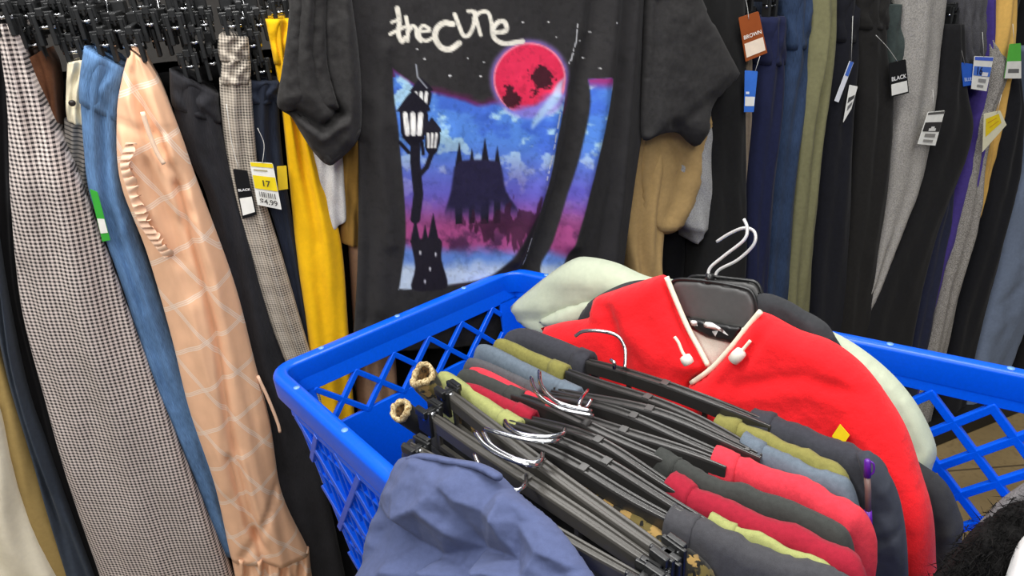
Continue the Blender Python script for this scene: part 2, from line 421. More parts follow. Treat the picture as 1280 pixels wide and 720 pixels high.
# ---- rack garments, from the cream pair at the near end on
garment('trousers', [(-60, 470), (-50, 600), (-40, 800)], [(0, 500), (38, 640), (120, 810)], fabric((226, 218, 196), .05, bump=.002), 'cream trousers at the near end of the rack, beside the khaki pair', off=.045, folds=.006)
garment('trousers', [(-30, 380), (-20, 520), (30, 800)], [(2, 430), (60, 600), (145, 800)], fabric((158, 134, 82), .08), 'khaki trousers hanging between the cream pair and the slate pair', off=.025)
garment('trousers', [(-30, 200), (5, 440), (50, 600), (105, 800)], [(-5, 280), (28, 460), (72, 590), (150, 800)], fabric((54, 62, 74), .15), 'slate grey trousers hanging beside the khaki pair', off=.03, folds=.006)
garment('trousers', [(-20, 60), (0, 330), (30, 470), (100, 800)], [(10, 60), (28, 340), (70, 500), (165, 800)], fabric((20, 20, 23), .15), 'black trousers in the gap beside the houndstooth wide leg pair', off=.012)
houn = check((214, 202, 196), (44, 38, 40), .0072, .5, 1.0)
garment('trousers', [(-4, 30), (9, 130), (14, 250), (26, 380), (56, 500), (84, 600), (128, 730), (150, 800)], [(14, 30), (58, 140), (98, 225), (128, 300), (165, 400), (192, 470), (243, 600), (297, 730), (322, 800)], houn,
        'wide leg trousers in a small black and white houndstooth check', off=.05, depth=.16, rows=90, cols=40, bmax=.035, folds=.004, nf=1.3,
        creases=[([(60, 200), (110, 420), (200, 700)], .006, 14), ([(30, 330), (70, 480), (150, 700)], -.006, 10), ([(110, 260), (160, 420), (240, 640)], -.005, 10)], hanger=(6, 32, 'black clip hanger above the houndstooth trousers'))
garment('trousers', [(28, 78), (36, 110), (52, 150), (75, 300), (120, 480)], [(54, 62), (66, 90), (74, 160), (110, 300), (160, 480)], fabric((104, 66, 44), .2), 'brown corduroy trousers tucked behind the houndstooth pair', off=.0, hanger=(46, 66, 'black clip hanger above the brown trousers'))
cl = garment('shirt', [(84, 78), (82, 130), (84, 150)], [(107, 74), (106, 120), (108, 158)], fabric((226, 216, 188), .06), 'cream garment end with one dark button beside the blue denim pair', 'shirt', off=.01, group='other garments on the rack', rows=30, depth=.1, hanger=(96, 74, 'black clip hanger above the cream buttoned garment'))
bt = rackP.hit(np.array(90.), np.array(129.), .035); MB().tube([bt-wn*.004, bt+wn*.002, bt+wn*.0035], [.0052, .0052, .0035], 14).build('button', plain((40, 34, 30), .3), cl, True)
# striped grey
def stripes():
    t = NT('striped_cloth'); u, v = t.uv(); f = t.math('LESS_THAN', t.math('FRACT', t.math('DIVIDE', v, .0075)), .35)
    return t.done(t.mix(f, lin((172, 166, 158)), lin((92, 90, 90))), .9)
garment('trousers', [(80, 148), (82, 190), (92, 240), (140, 330)], [(109, 156), (112, 190), (120, 240), (165, 330)], stripes(), 'grey striped trousers below the cream buttoned garment', off=-.004, depth=.1)
# blue denim
dn = denim((88, 122, 164))
bl = garment('jeans', [(107, 58), (101, 100), (101, 135), (108, 220), (118, 260), (150, 350), (190, 470), (240, 590), (275, 690)], [(155, 84), (152, 110), (147, 140), (151, 220), (168, 280), (192, 350), (230, 460), (268, 570), (305, 690)], dn,
        'light blue denim jeans hanging between the houndstooth and the peach plaid pairs', 'jeans', off=.03, rows=80, bmax=.028, folds=.003, creases=[([(125, 140), (135, 260), (180, 380)], -.006, 5), ([(146, 292), (166, 275)], .005, 3)], band=(58, 128, 84, 150),
        hanger=(135, 66, 'black clip hanger above the light blue jeans'))
price_tag(bl, [(112, 236), (122, 240), (138, 300), (128, 302)], rackP, .062, (60, 170, 60), [(.05, .55, .95, .84, PAPER)], label='green and white hanging price tag')
# peach plaid
pch = plaid((234, 186, 150), (238, 222, 206), (220, 194, 176), .082, math.radians(32))
pe = garment('trousers', [(162, 62), (152, 100), (146, 145), (150, 225), (182, 310), (214, 420), (236, 510), (268, 605), (288, 695)], [(180, 76), (204, 115), (227, 170), (246, 225), (292, 350), (318, 450), (338, 530), (352, 615), (386, 688)], pch,
        'peach plaid paperbag trousers with a frilled edge and gathered hem', off=.055, rows=110, cols=50, bmax=.04, folds=.003, nf=1.2, seed=3, rough=.002,
        creases=[([(165, 90), (186, 150), (205, 185)], -.006, 6), ([(180, 110), (215, 190)], .005, 7), ([(222, 225), (252, 330), (272, 420), (286, 520), (306, 600), (330, 700)], -.015, 4.5), ([(240, 240), (268, 330), (286, 430), (304, 520), (330, 610), (352, 700)], .010, 8), ([(345, 600), (320, 660), (300, 690)], -.010, 4), ([(286, 560), (310, 648), (330, 672)], -.012, 4), ([(230, 330), (262, 470), (282, 600)], .006, 10), ([(300, 560), (328, 655), (326, 690)], .008, 8), ([(160, 120), (190, 190), (225, 260)], .006, 6), ([(172, 110), (205, 180), (240, 260)], -.006, 5), ([(190, 110), (216, 180), (240, 230)], .005, 5), ([(152, 160), (165, 210), (180, 260)], .006, 5), ([(186, 200), (215, 280), (240, 360)], -.006, 7), ([(150, 150), (190, 162), (228, 158)], -.005, 4)],
        hanger=(170, 66, 'black clip hanger above the peach plaid trousers'))
fr = []
m = MB(); P = smoothline([(160, 178), (153, 205), (160, 232), (170, 262), (180, 285), (194, 305), (208, 322)], 26)
for i, p in enumerate(P):
    a = i*.62; row = []
    for k in range(6):
        w = k/5; row.append(rackP.hit(np.array(p[0]-3+13*w+2.5*math.sin(a*1.3)*w), np.array(p[1]-2*w+3*math.sin(a+1)*w), (.104-.0*w)+.006*math.sin(a*1.1+w)*w+.004*w))
    fr.append(row)
fr = np.array(fr); n_ = 6
V = np.concatenate([fr.reshape(-1, 3), (fr-wn*.0015).reshape(-1, 3)]); k_ = len(fr)*n_
Fc = []
for i in range(len(fr)-1):
    for k in range(n_-1):
        q = (i*n_+k, (i+1)*n_+k, (i+1)*n_+k+1, i*n_+k+1); Fc += [q, tuple(x+k_ for x in q[::-1])]
pk = fabric((238, 200, 172), .05)
link('frill', V, Fc, pk, pe)
MB().tube([rackP.hit(np.array(float(x)), np.array(float(y)), .106) for x, y in smoothline([(178, 140), (186, 165), (196, 190), (205, 205)], 5)], .004, 8).build('drawstring', fabric((240, 210, 184), .05), pe, True)
MB().tube([rackP.hit(np.array(float(x)), np.array(float(y)), .07) for x, y in smoothline([(322, 470), (336, 500), (347, 528), (350, 540)], 5)], .0035, 8).build('tie', pk, pe, True)
v, f, uv, _ = loft([(288, 690), (296, 730), (312, 790)], [(386, 684), (390, 720), (402, 790)], rackP, .055, rows=30, cols=50, bmax=.03, folds=.009, nf=4.5); link('gathered_hem', v, f, pch, pe, uv=uv)
# black jeans
bj = garment('jeans', [(213, 86), (216, 130), (232, 190), (262, 260), (282, 420), (330, 600), (370, 760)], [(272, 116), (276, 150), (294, 220), (325, 330), (352, 420), (382, 520), (408, 610), (440, 760)], denim((36, 36, 40)),
        'black denim jeans hanging beside the peach plaid pair', 'jeans', off=.02, rows=70, creases=[([(250, 185), (262, 200), (276, 196)], -.003, 3), ([(258, 130), (285, 260), (330, 420)], .006, 10)], band=(86, 132, 116, 152), hanger=(240, 92, 'black clip hanger above the black jeans'))
price_tag(bj, [(291, 211), (309, 213), (321, 268), (303, 274)], rackP, .055, (14, 14, 16), [(.08, .58, .92, .93, PAPER)], [('BLACK', .5, .42, .13, (240, 240, 240))], string=[(283, 130), (290, 180), (299, 212)], label='black size tag reading BLACK')
# glen check
gl = check((190, 180, 166), (54, 50, 48), .0050, .5, .95, big=.045)
gg = garment('trousers', [(274, 98), (277, 150), (286, 215), (304, 300), (336, 400), (366, 480), (400, 600)], [(314, 100), (318, 160), (326, 230), (350, 310), (376, 400), (400, 480), (430, 600)], gl, 'grey glen check trousers with a rolled waist beside the black jeans', off=.03, rows=60,
        hanger=(292, 42, 'black clip hanger above the grey glen check trousers'))
for (a, b) in ((44, 76), (72, 104)):
    v, f, uv, _ = loft([(274 if a < 60 else 278, a), (273 if a < 60 else 277, (a+b)/2), (276, b)], [(309 if a < 60 else 312, a+2), (311 if a < 60 else 313, (a+b)/2), (311, b)], rackP, .034, rows=14, bulge=.4, grow=.001)
    link('rolled_waist', v, f, gl, gg, uv=uv)
price_tag(gg, [(312, 202), (341, 204), (352, 262), (322, 256)], rackP, .06, PAPER, [(.02, .01, .98, .10, (240, 214, 30)), (.1, .16, .7, .19, (170, 160, 120)), (.02, .30, .98, .60, (240, 214, 30))]+[(.16+.09*k, .66, .16+.09*k+(.05 if k % 3 else .03), .78, (110, 108, 104)) for k in range(8)], [('17', .52, .46, .14, (70, 66, 50)), ('$4.99', .5, .88, .12, (80, 78, 74))], string=[(322, 160), (330, 180), (328, 204)], label='yellow and white price tag')
nj = garment('jeans', [(311, 101), (313, 160), (328, 230), (356, 330), (380, 470), (400, 600)], [(350, 100), (350, 160), (358, 230), (376, 330), (400, 470), (425, 600)], denim((34, 40, 54)), 'dark navy jeans between the glen check and the mustard pairs', 'jeans', off=.012, band=(101, 128), hanger=(330, 98, 'black clip hanger above the dark navy jeans'))
price_tag(nj, [(346, 208), (358, 207), (360, 236), (348, 238)], rackP, .045, (236, 200, 40), label='yellow price tag')
mu = fabric((238, 184, 14), .06, bump=.002)
garment('trousers', [(333, 24), (343, 75), (352, 130), (362, 230), (372, 330), (384, 420), (396, 560)], [(366, 22), (366, 70), (378, 140), (402, 220), (426, 300), (436, 420), (446, 560)], mu, 'mustard yellow trousers hanging behind the sleeve of the printed t-shirt', off=.02, rows=70, folds=.005, creases=[([(360, 80), (372, 160), (398, 300)], -.006, 5)], band=(24, 80, 22, 76), hanger=(352, 24, 'black clip hanger above the mustard yellow trousers'))
garment('trousers', [(388, 150), (388, 240), (396, 282), (402, 292)], [(426, 150), (430, 220), (433, 268), (430, 276)], heather((228, 226, 222), (190, 188, 186)), 'pale grey cropped trousers hanging under the t-shirt sleeve', off=.015)
garment('trousers', [(424, 120), (426, 300), (424, 302)], [(456, 120), (454, 280), (452, 308)], fabric((160, 122, 58), .1), 'tan shorts hanging beside the pale grey cropped pair', off=.004)
garment('trousers', [(420, 100), (440, 360), (450, 560)], [(470, 100), (490, 360), (500, 560)], fabric((188, 150, 120), .1), 'dusty beige trousers behind the body of the t-shirt', off=-.02)
# ---- beyond the t-shirt
tan = fabric((178, 148, 98), .1)
tj = garment('jacket', [(770, 120), (776, 250), (784, 345), (790, 420)], [(840, 120), (832, 250), (826, 345), (830, 420)], tan, 'tan jacket hanging behind the printed t-shirt', 'jacket', off=.0, group='other garments on the rack', folds=.007, nf=1.5)
v, f, uv, _ = puffy([(800, 120), (870, 120), (893, 150), (887, 180), (880, 200), (874, 240), (858, 274), (851, 286), (830, 293), (806, 278), (797, 240), (794, 180)], rackP, .018, rad=12, creases=[([(830, 150), (850, 210), (834, 270)], -.010, 6), ([(860, 150), (866, 210), (852, 262)], .006, 7), ([(806, 264), (830, 278), (854, 272)], -.003, 2)], off=.015, seed=2); link('sleeve', v, f, tan, tj, uv=uv)
garment('sweater', [(836, 100), (840, 230), (844, 272), (862, 290), (868, 304)], [(890, 100), (894, 200), (898, 262), (884, 288), (872, 304)], heather((188, 188, 186), (120, 120, 120)), 'pale grey sweater cuff hanging behind the tan sleeve', 'sweater', off=.0, group='other garments on the rack')
def strip(cn, L, Rr, mat, label, cat='trousers', **kw): return garment(cn, L, Rr, mat, label, cat, **kw)
strip('trousers', [(860, -20), (872, 80), (880, 170), (880, 300), (860, 420)], [(928, -20), (929, 80), (930, 200), (930, 300), (925, 440)], fabric((27, 27, 27), .2), 'charcoal black trousers tagged brown beside the t-shirt sleeve', off=.012, rows=60, creases=[([(900, 60), (915, 50), (928, 44)], -.003, 2)], hanger=(892, -22, 'black clip hanger of the charcoal trousers tagged brown'))
g = strip('trousers', [(922, 20), (926, 200), (922, 350), (915, 450)], [(940, 20), (937, 200), (938, 350), (936, 450)], fabric((140, 126, 108), .1), 'thin taupe trousers between the charcoal and the navy pairs', off=.004, hanger=(932, 6, 'black clip hanger above the taupe trousers'))
price_tag(g, [(923, 22), (948, 14), (959, 66), (932, 77)], rackP, .055, (150, 76, 34), [(.06, .6, .94, .92, (244, 226, 204))], [('BROWN', .5, .47, .13, (245, 235, 225))], string=[(930, -10), (934, 8), (936, 24)], label='brown size tag reading BROWN')
g = strip('trousers', [(950, 22), (946, 80), (940, 160), (934, 260), (930, 420)], [(978, 20), (977, 80), (972, 160), (958, 300), (950, 440)], fabric((26, 31, 60), .15), 'navy blue trousers with a wide waistband and a blue tag', off=.02, band=(22, 80), hanger=(962, 14, 'black clip hanger above the navy blue trousers'))
price_tag(g, [(931, 88), (947, 89), (942, 140), (930, 140)], rackP, .06, (58, 116, 214), [(.05, .62, .95, .85, PAPER), (.1, .5, .4, .56, (225, 235, 255))], [], string=[(950, 70), (944, 89)], label='blue size tag')
strip('jeans', [(974, -10), (978, 60), (970, 120), (960, 220), (952, 330), (945, 460)], [(1012, -10), (1009, 60), (1004, 120), (992, 230), (985, 330), (976, 460)], denim((42, 58, 84)), 'dark blue denim jeans between the navy and the olive pairs', 'jeans', off=.012, band=(-10, 62, -10, 58), hanger=(992, -14, 'black clip hanger above the dark blue jeans'))
ol = fabric((118, 116, 84), .12)
strip('trousers', [(1012, -10), (1008, 60), (1000, 150), (992, 240), (984, 330), (974, 460)], [(1042, -10), (1040, 60), (1028, 150), (1020, 240), (1010, 330), (1002, 460)], ol, 'olive green trousers with a stitched side seam', off=.03, creases=[([(1034, 20), (1020, 110), (1010, 200), (998, 330)], -.005, 2.5), ([(1027, 20), (1013, 110), (1003, 200)], .003, 3)], hanger=(1026, -14, 'black clip hanger above the olive green trousers'))
g = strip('trousers', [(1038, -10), (1030, 120), (1020, 240), (1010, 330), (1000, 470)], [(1072, -10), (1070, 60), (1062, 150), (1060, 260), (1048, 470)], fabric((24, 25, 32), .2), 'black trousers beside the olive pair, with an edge-on white tag', off=.012, band=(-10, 52), hanger=(1055, -14, 'black clip hanger above the black trousers by the olive pair'))
price_tag(g, [(1062, 76), (1067, 78), (1048, 128), (1043, 126)], rackP, .05, (225, 228, 236), [(.1, .0, .9, .35, (70, 110, 200))], string=[(1066, 20), (1064, 78)], label='white and blue tag seen nearly edge-on')
g = strip('trousers', [(1062, -10), (1068, 60), (1070, 140), (1062, 260), (1052, 360), (1040, 480)], [(1106, -10), (1104, 60), (1112, 130), (1106, 240), (1090, 340), (1074, 480)], fabric((31, 30, 29), .2), 'charcoal trousers beside the light grey pair with a small white tag', off=.025, creases=[([(1080, 60), (1092, 130), (1080, 300)], -.006, 6)], band=(-10, 36), hanger=(1084, -14, 'black clip hanger above the charcoal trousers by the light grey pair'))
price_tag(g, [(1062, 106), (1072, 108), (1064, 136), (1054, 153)], rackP, .06, PAPER, [(.1, .35, .9, .5, (70, 70, 70)), (.2, .6, .8, .75, (110, 110, 110))], label='small white price tag')
strip('trousers', [(1100, 5), (1103, 60), (1108, 110)], [(1128, 5), (1128, 60), (1124, 110)], fabric((66, 76, 74), .2), 'dark teal grey trousers tucked behind the light grey pair', off=.012, hanger=(1112, 0, 'black clip hanger above the teal grey trousers'))
g = strip('trousers', [(1122, -10), (1124, 60), (1122, 110), (1112, 190), (1104, 260), (1090, 330), (1068, 400), (1055, 470)], [(1180, -10), (1172, 60), (1164, 130), (1152, 220), (1128, 280), (1102, 350), (1084, 400), (1070, 470)], heather((172, 168, 162), (132, 130, 126), 300), 'light grey brushed trousers tagged black', off=.03, rows=70, creases=[([(1150, 20), (1168, 50)], -.003, 3)], hanger=(1150, -14, 'black clip hanger above the light grey brushed trousers'))
price_tag(g, [(1111, 79), (1132, 74), (1136, 116), (1113, 122)], rackP, .07, (16, 16, 18), [(.06, .62, .94, .95, PAPER)], [('BLACK', .5, .48, .13, (235, 235, 235))], string=[(1095, 44), (1110, 60), (1122, 77)], label='black size tag reading BLACK')
g = strip('trousers', [(1176, 30), (1168, 110), (1152, 190), (1128, 270), (1100, 340), (1076, 410), (1060, 480)], [(1200, 30), (1204, 110), (1212, 160), (1196, 220), (1172, 280), (1148, 370), (1128, 480)], fabric((26, 26, 28), .2), 'black trousers with a pointed flap beside the light grey pair', off=.035, rows=70, hanger=(1188, 24, 'black clip hanger above the black trousers with the flap'))
price_tag(g, [(1160, 140), (1181, 138), (1169, 182), (1147, 180)], rackP, .085, PAPER, [(.02, .02, .98, .09, (90, 88, 86)), (.02, .32, .98, .6, (52, 50, 50)), (.34, .50, .74, .58, (225, 225, 220)), (.44, .45, .64, .51, (225, 225, 220)), (.2, .66, .8, .76, (140, 138, 134)), (.2, .84, .75, .91, (150, 148, 144))], string=[(1166, 112), (1168, 140)], label='white size tag with a dark panel')
g = strip('trousers', [(1184, -5), (1192, 40), (1196, 70), (1204, 100)], [(1226, -5), (1226, 50), (1222, 80), (1216, 100)], heather((92, 92, 96), (64, 64, 68)), 'grey trousers with a gathered elastic waist and blue tags', off=.02, folds=.007, nf=4, hanger=(1205, -8, 'black clip hanger above the gathered grey trousers'))
price_tag(g, [(1201, 78), (1216, 80), (1216, 106), (1204, 108)], rackP, .065, (40, 96, 200), label='blue size tag', texts=[('BLUE', .5, .72, .16, (190, 210, 250))], string=[(1198, 46), (1206, 80)])
price_tag(g, [(1218, 70), (1242, 71), (1233, 114), (1214, 111)], rackP, .07, PAPER, [(.02, .02, .98, .12, (76, 106, 214)), (.02, .30, .98, .58, (76, 120, 214)), (.5, .46, .85, .57, (235, 235, 240)), (.35, .66, .8, .76, (150, 150, 150)), (.3, .84, .7, .91, (150, 150, 150))], [('16', .32, .44, .24, (20, 24, 60))], string=[(1228, 40), (1230, 71)], label='white size tag reading 16')
strip('trousers', [(1172, 200), (1160, 270), (1146, 360), (1126, 470)], [(1192, 200), (1184, 270), (1168, 360), (1150, 470)], fabric((40, 44, 66), .15), 'dark ink blue trousers beside the purple pair', off=.012)
strip('trousers', [(1228, -10), (1222, 100), (1200, 200), (1176, 310), (1148, 440), (1140, 480)], [(1242, -10), (1240, 100), (1226, 190), (1200, 290), (1170, 390), (1152, 480)], fabric((74, 60, 136), .12), 'narrow purple trousers beside the grey tweed pair', off=.022, hanger=(1235, -14, 'black clip hanger above the purple trousers'))
tw = heather((176, 172, 166), (88, 84, 80), 420)
strip('trousers', [(1235, 50), (1230, 110), (1216, 170), (1200, 250), (1180, 340), (1156, 440), (1148, 480)], [(1240, 50), (1256, 84), (1240, 140), (1226, 210), (1218, 280), (1192, 370), (1168, 480)], tw, 'grey tweed trousers running down beside the purple pair', off=.035, rows=70)
g = strip('trousers', [(1244, -10), (1236, 60), (1234, 140), (1226, 210), (1214, 270)], [(1266, -10), (1262, 60), (1252, 140), (1240, 210), (1224, 270)], fabric((222, 178, 96), .08), 'pale yellow tan trousers behind the grey tweed pair', off=.022, hanger=(1256, -14, 'black clip hanger above the pale yellow trousers'))
price_tag(g, [(1230, 142), (1250, 138), (1258, 156), (1228, 190)], rackP, .085, (236, 232, 200), [(.1, .15, .85, .65, (244, 214, 30)), (.2, .28, .7, .31, (214, 150, 40)), (.3, .45, .75, .48, (214, 150, 40))], [], string=[(1252, 118), (1246, 142)], label='cream tag with a yellow price sticker')
g = strip('trousers', [(1256, 96), (1246, 160), (1232, 240), (1218, 300), (1190, 400), (1172, 490)], [(1272, 96), (1274, 160), (1268, 230), (1246, 320), (1216, 430), (1206, 490)], fabric((24, 25, 30), .2), 'black trousers beside the pale blue grey pair at the far end', off=.03, hanger=(1262, 84, 'black clip hanger above the black trousers at the far end'))
price_tag(g, [(1262, 55), (1276, 54), (1276, 98), (1255, 98)], rackP, .075, (92, 190, 70), [(.0, .5, 1, 1, PAPER), (.15, .72, .85, .84, (110, 110, 110))], string=[(1266, 30), (1268, 55)], label='green and white price tag')
strip('trousers', [(1290, 60), (1282, 180), (1262, 260), (1244, 340), (1222, 420), (1204, 490)], [(1340, 60), (1335, 180), (1318, 280), (1296, 360), (1270, 430), (1246, 490)], fabric((120, 134, 158), .1), 'pale blue grey crumpled trousers at the far end of the rack', off=.03, rows=70, rough=.005, creases=[([(1262, 330), (1290, 310)], .005, 4), ([(1240, 380), (1275, 345)], -.006, 4), ([(1235, 410), (1262, 385)], .006, 4)])
strip('trousers', [(1330, 60), (1310, 300), (1270, 430), (1240, 540)], [(1380, 60), (1360, 300), (1330, 430), (1300, 540)], fabric((26, 27, 30), .2), 'black trousers past the pale blue grey pair', off=.02)
# added dark filler pairs that stand in for the shade in the gaps
a0 = (rackP.hit(np.array(-60.), np.array(200.))-rackP.P)@wt; a1 = (rackP.hit(np.array(1400.), np.array(200.))-rackP.P)@wt
nk = 34
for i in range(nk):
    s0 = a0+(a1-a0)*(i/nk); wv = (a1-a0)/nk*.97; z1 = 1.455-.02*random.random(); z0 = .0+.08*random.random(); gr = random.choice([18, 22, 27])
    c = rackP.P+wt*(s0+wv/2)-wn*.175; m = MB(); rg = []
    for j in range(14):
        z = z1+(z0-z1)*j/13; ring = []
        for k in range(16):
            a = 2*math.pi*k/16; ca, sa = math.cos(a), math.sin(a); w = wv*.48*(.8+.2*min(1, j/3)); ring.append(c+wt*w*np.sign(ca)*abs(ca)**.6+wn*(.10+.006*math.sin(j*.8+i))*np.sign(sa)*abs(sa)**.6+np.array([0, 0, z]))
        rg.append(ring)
    o = thing('trousers', (c[0], c[1], z0), 'added dark filler trousers standing in for the shade between brighter pairs', 'trousers', 'added dark filler trousers in the row'); m.rings(rg); m.build('trouser_leg', fabric((gr, gr, gr+2), .2), o, True)
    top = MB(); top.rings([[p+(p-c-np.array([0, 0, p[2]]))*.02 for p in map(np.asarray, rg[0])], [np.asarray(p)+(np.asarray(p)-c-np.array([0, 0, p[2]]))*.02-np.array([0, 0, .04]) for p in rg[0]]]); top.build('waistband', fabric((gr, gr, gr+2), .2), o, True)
# the crowd of bare hangers over the near end
for i, (px, py, of) in enumerate([(22, 48, .02), (38, 30, -.02), (60, 44, .03), (75, 28, -.03), (88, 52, .0), (112, 36, .02), (122, 62, -.03), (150, 48, -.02), (190, 40, .02), (205, 58, .0), (222, 44, .03), (246, 62, .02), (258, 40, -.02), (268, 88, .01), (304, 32, -.02), (318, 66, .02), (326, 40, .0), (232, 20, .0), (100, 18, .0), (180, 18, -.01)]):
    clip_hanger(rackP.hit(np.array(float(px)), np.array(float(py)), of-.01), 'black clip hanger crowded among others over the near end of the rack', 'crowded hangers over the near end', bar=.27)

# ------------------------------------------------------------------ the printed t-shirt
shP = rackP.moved(.065)
ts = thing('t_shirt', shP.hit(np.array(620.), np.array(420.)), 'faded black band t-shirt with a red moon print, hung facing out', 't-shirt')
Lb = [(396, -40), (420, 10), (440, 90), (447, 165), (448, 260), (446, 350), (440, 440)]; Rb = [(862, -40), (830, 10), (812, 90), (803, 165), (792, 240), (780, 330), (772, 410)]
valley = [(742, -30), (735, 40), (716, 110), (708, 170), (694, 235), (664, 320), (640, 370)]
v, f, uv, (px, py) = loft(Lb, Rb, shP, 0, depth=.035, rows=270, cols=260, bulge=.1, bmax=.022, folds=.0012, nf=2, rough=.0012, seed=5,
    creases=[(valley, -.020, 9), ([(764, -30), (756, 60), (742, 160), (712, 300)], .018, 11), ([(790, -30), (784, 90), (776, 200), (764, 330)], .014, 8), ([(806, -30), (800, 120), (790, 260)], -.008, 6), ([(776, -30), (768, 110), (762, 230), (742, 340)], -.008, 7), ([(470, 160), (480, 260), (474, 380)], .006, 14), ([(455, 120), (500, 160), (560, 170)], .005, 14), ([(452, 180), (462, 300), (458, 400)], -.008, 7), ([(480, 60), (470, 160), (486, 300)], .006, 10), ([(690, 120), (676, 220), (640, 320)], .012, 11)])
# the print, worked out per vertex
Xs, Ys = px, py
def shade(col, mask, c): return col*(1-mask[..., None])+np.array(c, float)*mask[..., None]
def sm(x, a, b): t = np.clip((x-a)/(b-a), 0, 1); return t*t*(3-2*t)
def inpoly(X, Y, P):
    ins = np.zeros(X.shape, bool); j = len(P)-1
    for i in range(len(P)):
        c = (P[i][1] > Y) != (P[j][1] > Y); ins ^= c & (X < (P[j][0]-P[i][0])*(Y-P[i][1])/(P[j][1]-P[i][1]+1e-12)+P[i][0]); j = i
    return ins
def polymask(P, soft=1.2):
    P = smoothline(np.vstack([P, P[:1]]), 4)[:-1]; d = segdist(Xs, Ys, np.vstack([P, P[:1]])); s = np.where(inpoly(Xs, Ys, P), d, -d); return sm(s, -soft, soft), s
cl0 = np.full(Xs.shape+(3,), 1.0)*np.array([44, 43, 44])
nz1 = fbm(Xs/22, Ys/18, 3, 5); nz2 = fbm(Xs/40, Ys/26, 11, 5); nz3 = fbm(Xs/5, Ys/5, 23, 3)
panel, sd = polymask(np.array([(488, 84), (502, 94), (524, 108), (550, 114), (576, 120), (598, 128), (612, 124), (640, 128), (668, 126), (690, 108), (702, 98), (698, 130), (690, 170), (684, 205), (672, 250), (656, 300), (634, 338), (606, 350), (560, 352), (540, 356), (520, 357), (498, 357), (497, 352), (504, 300), (503, 250), (497, 180), (490, 120)]))
panel2, sd2 = polymask(np.array([(731, 98), (745, 96), (757, 97), (756, 120), (748, 160), (736, 210), (722, 260), (706, 310), (690, 345), (676, 350), (672, 330), (686, 300), (702, 250), (716, 205), (727, 160), (732, 125)]))  # gap between the two panels stays cloth black, painting in the fold's shade
sky = np.zeros_like(cl0)+np.array([84, 136, 222])
sky = shade(sky, .55*sm(nz2, .5, .68), (52, 88, 200)); sky = shade(sky, .9*sm(nz1, .55, .68), (176, 218, 238))
sky = shade(sky, .8*sm(Ys, 165, 255), (104, 78, 176)); sky = shade(sky, sm(Ys, 235, 285)*.85, (176, 70, 120))
sky = shade(sky, sm(Ys, 262, 300)*sm(nz1, .42, .6)*.8, (58, 30, 62)); sky = shade(sky, sm(Ys+18*(nz2-.5)-.05*(Xs-560), 300, 318)*.95, (96, 140, 214))
sky = shade(sky, sm(Ys+14*(nz1-.5), 318, 336)*.9, (206, 220, 232))
band_ = polymask(np.array([(560, 352), (610, 344), (640, 322), (660, 300), (668, 310), (640, 350), (600, 362)]))[0]; sky = shade(sky, band_, (130, 60, 92))
p = np.clip(panel*1.0, 0, 1); cl0 = shade(cl0, np.clip(sm(sd+8*(nz1-.5), -8, -1)*.4*(Ys < 140)*(Xs > 520), 0, 1), (120, 30, 96))
edge = np.maximum(np.maximum(sm(sd+6*(nz1-.5), 0, 6), sm(Ys+.15*(Xs-500), 140, 150)), sm(Xs, 506, 496)*(Ys > 96))
cl0 = cl0*(1-panel[..., None])+(np.where(True, sky, 0)*(edge[..., None])+np.array([96, 40, 96])*(1-edge[..., None]))*panel[..., None] if True else cl0
cl0 = cl0*(1-panel2[..., None])+sky*panel2[..., None]; cl0 = shade(cl0, panel2*sm(Ys, 112, 98), (150, 50, 120))
# moon
dm = np.hypot(Xs-657, Ys-97); cl0 = shade(cl0, sm(dm, 53, 44)*.75, (150, 120, 210)); moon = sm(dm, 45.5, 43.5)*(1-sm(Ys+.55*(Xs-657)*1.0-10*(nz1-.5), 128, 140))
low = (1-sm(Ys+.35*(Xs-657)+14*(nz1-.5), 122, 134)); moon = sm(dm, 45.5, 43.5)*low
cl0 = shade(cl0, moon, (226, 44, 84)); cl0 = shade(cl0, moon*sm(dm, 41, 44)*.8, (244, 170, 190))
bl1 = np.maximum.reduce([sm(np.hypot((Xs-672)/1.1, Ys-94)+16*(nz3-.5), 15, 11), sm(np.hypot(Xs-634, (Ys-124)*1.2)+16*(nz3-.5), 14, 10), sm(np.hypot(Xs-632, Ys-108)+14*(nz3-.5), 6, 3), sm(np.hypot(Xs-662, Ys-115)+14*(nz3-.5), 5, 2)])
cl0 = shade(cl0, moon*bl1*.92, (52, 18, 30))
wisp = polymask(np.array([(700, 96), (694, 116), (676, 140), (660, 158), (662, 145), (678, 122), (690, 104)]), 3)[0]; cl0 = shade(cl0, wisp*.8, (170, 205, 232))
# castle and lamps
DK = (22, 20, 34)
def stroke(line, w, c, soft=.9, a=1.0):
    global cl0
    cl0 = shade(cl0, sm(segdist(Xs, Ys, line), w+soft, w-soft)*a, c)
for x, t, w in ((570, 174, 4.5), (586, 182, 3.5), (602, 169, 5), (617, 179, 4)):
    dx = np.abs(Xs-x); cl0 = shade(cl0, sm(dx-np.clip((Ys-t)*.16, 0, w), 1, -1)*sm(Ys, t, t+2)*(Ys < 276), DK)
cl0 = shade(cl0, polymask(np.array([(564, 206), (575, 198), (612, 198), (622, 206), (626, 236), (640, 262), (600, 268), (556, 262), (562, 236)]), 2)[0], (34, 30, 62)) if False else shade(cl0, polymask(np.array([(564, 206), (575, 198), (612, 198), (622, 206), (628, 236), (646, 272), (600, 290), (552, 280), (560, 236)]), 2)[0]*sm(Ys+26*(nz1-.5), 276, 246), (34, 30, 62))
cl0 = shade(cl0, panel*sm(fbm(Xs/7, Ys/22, 31, 3)+.25*sm(Xs, 560, 640)-np.abs(Ys-278)/60., .42, .56)*sm(Xs, 548, 590)*.8, (52, 20, 44))
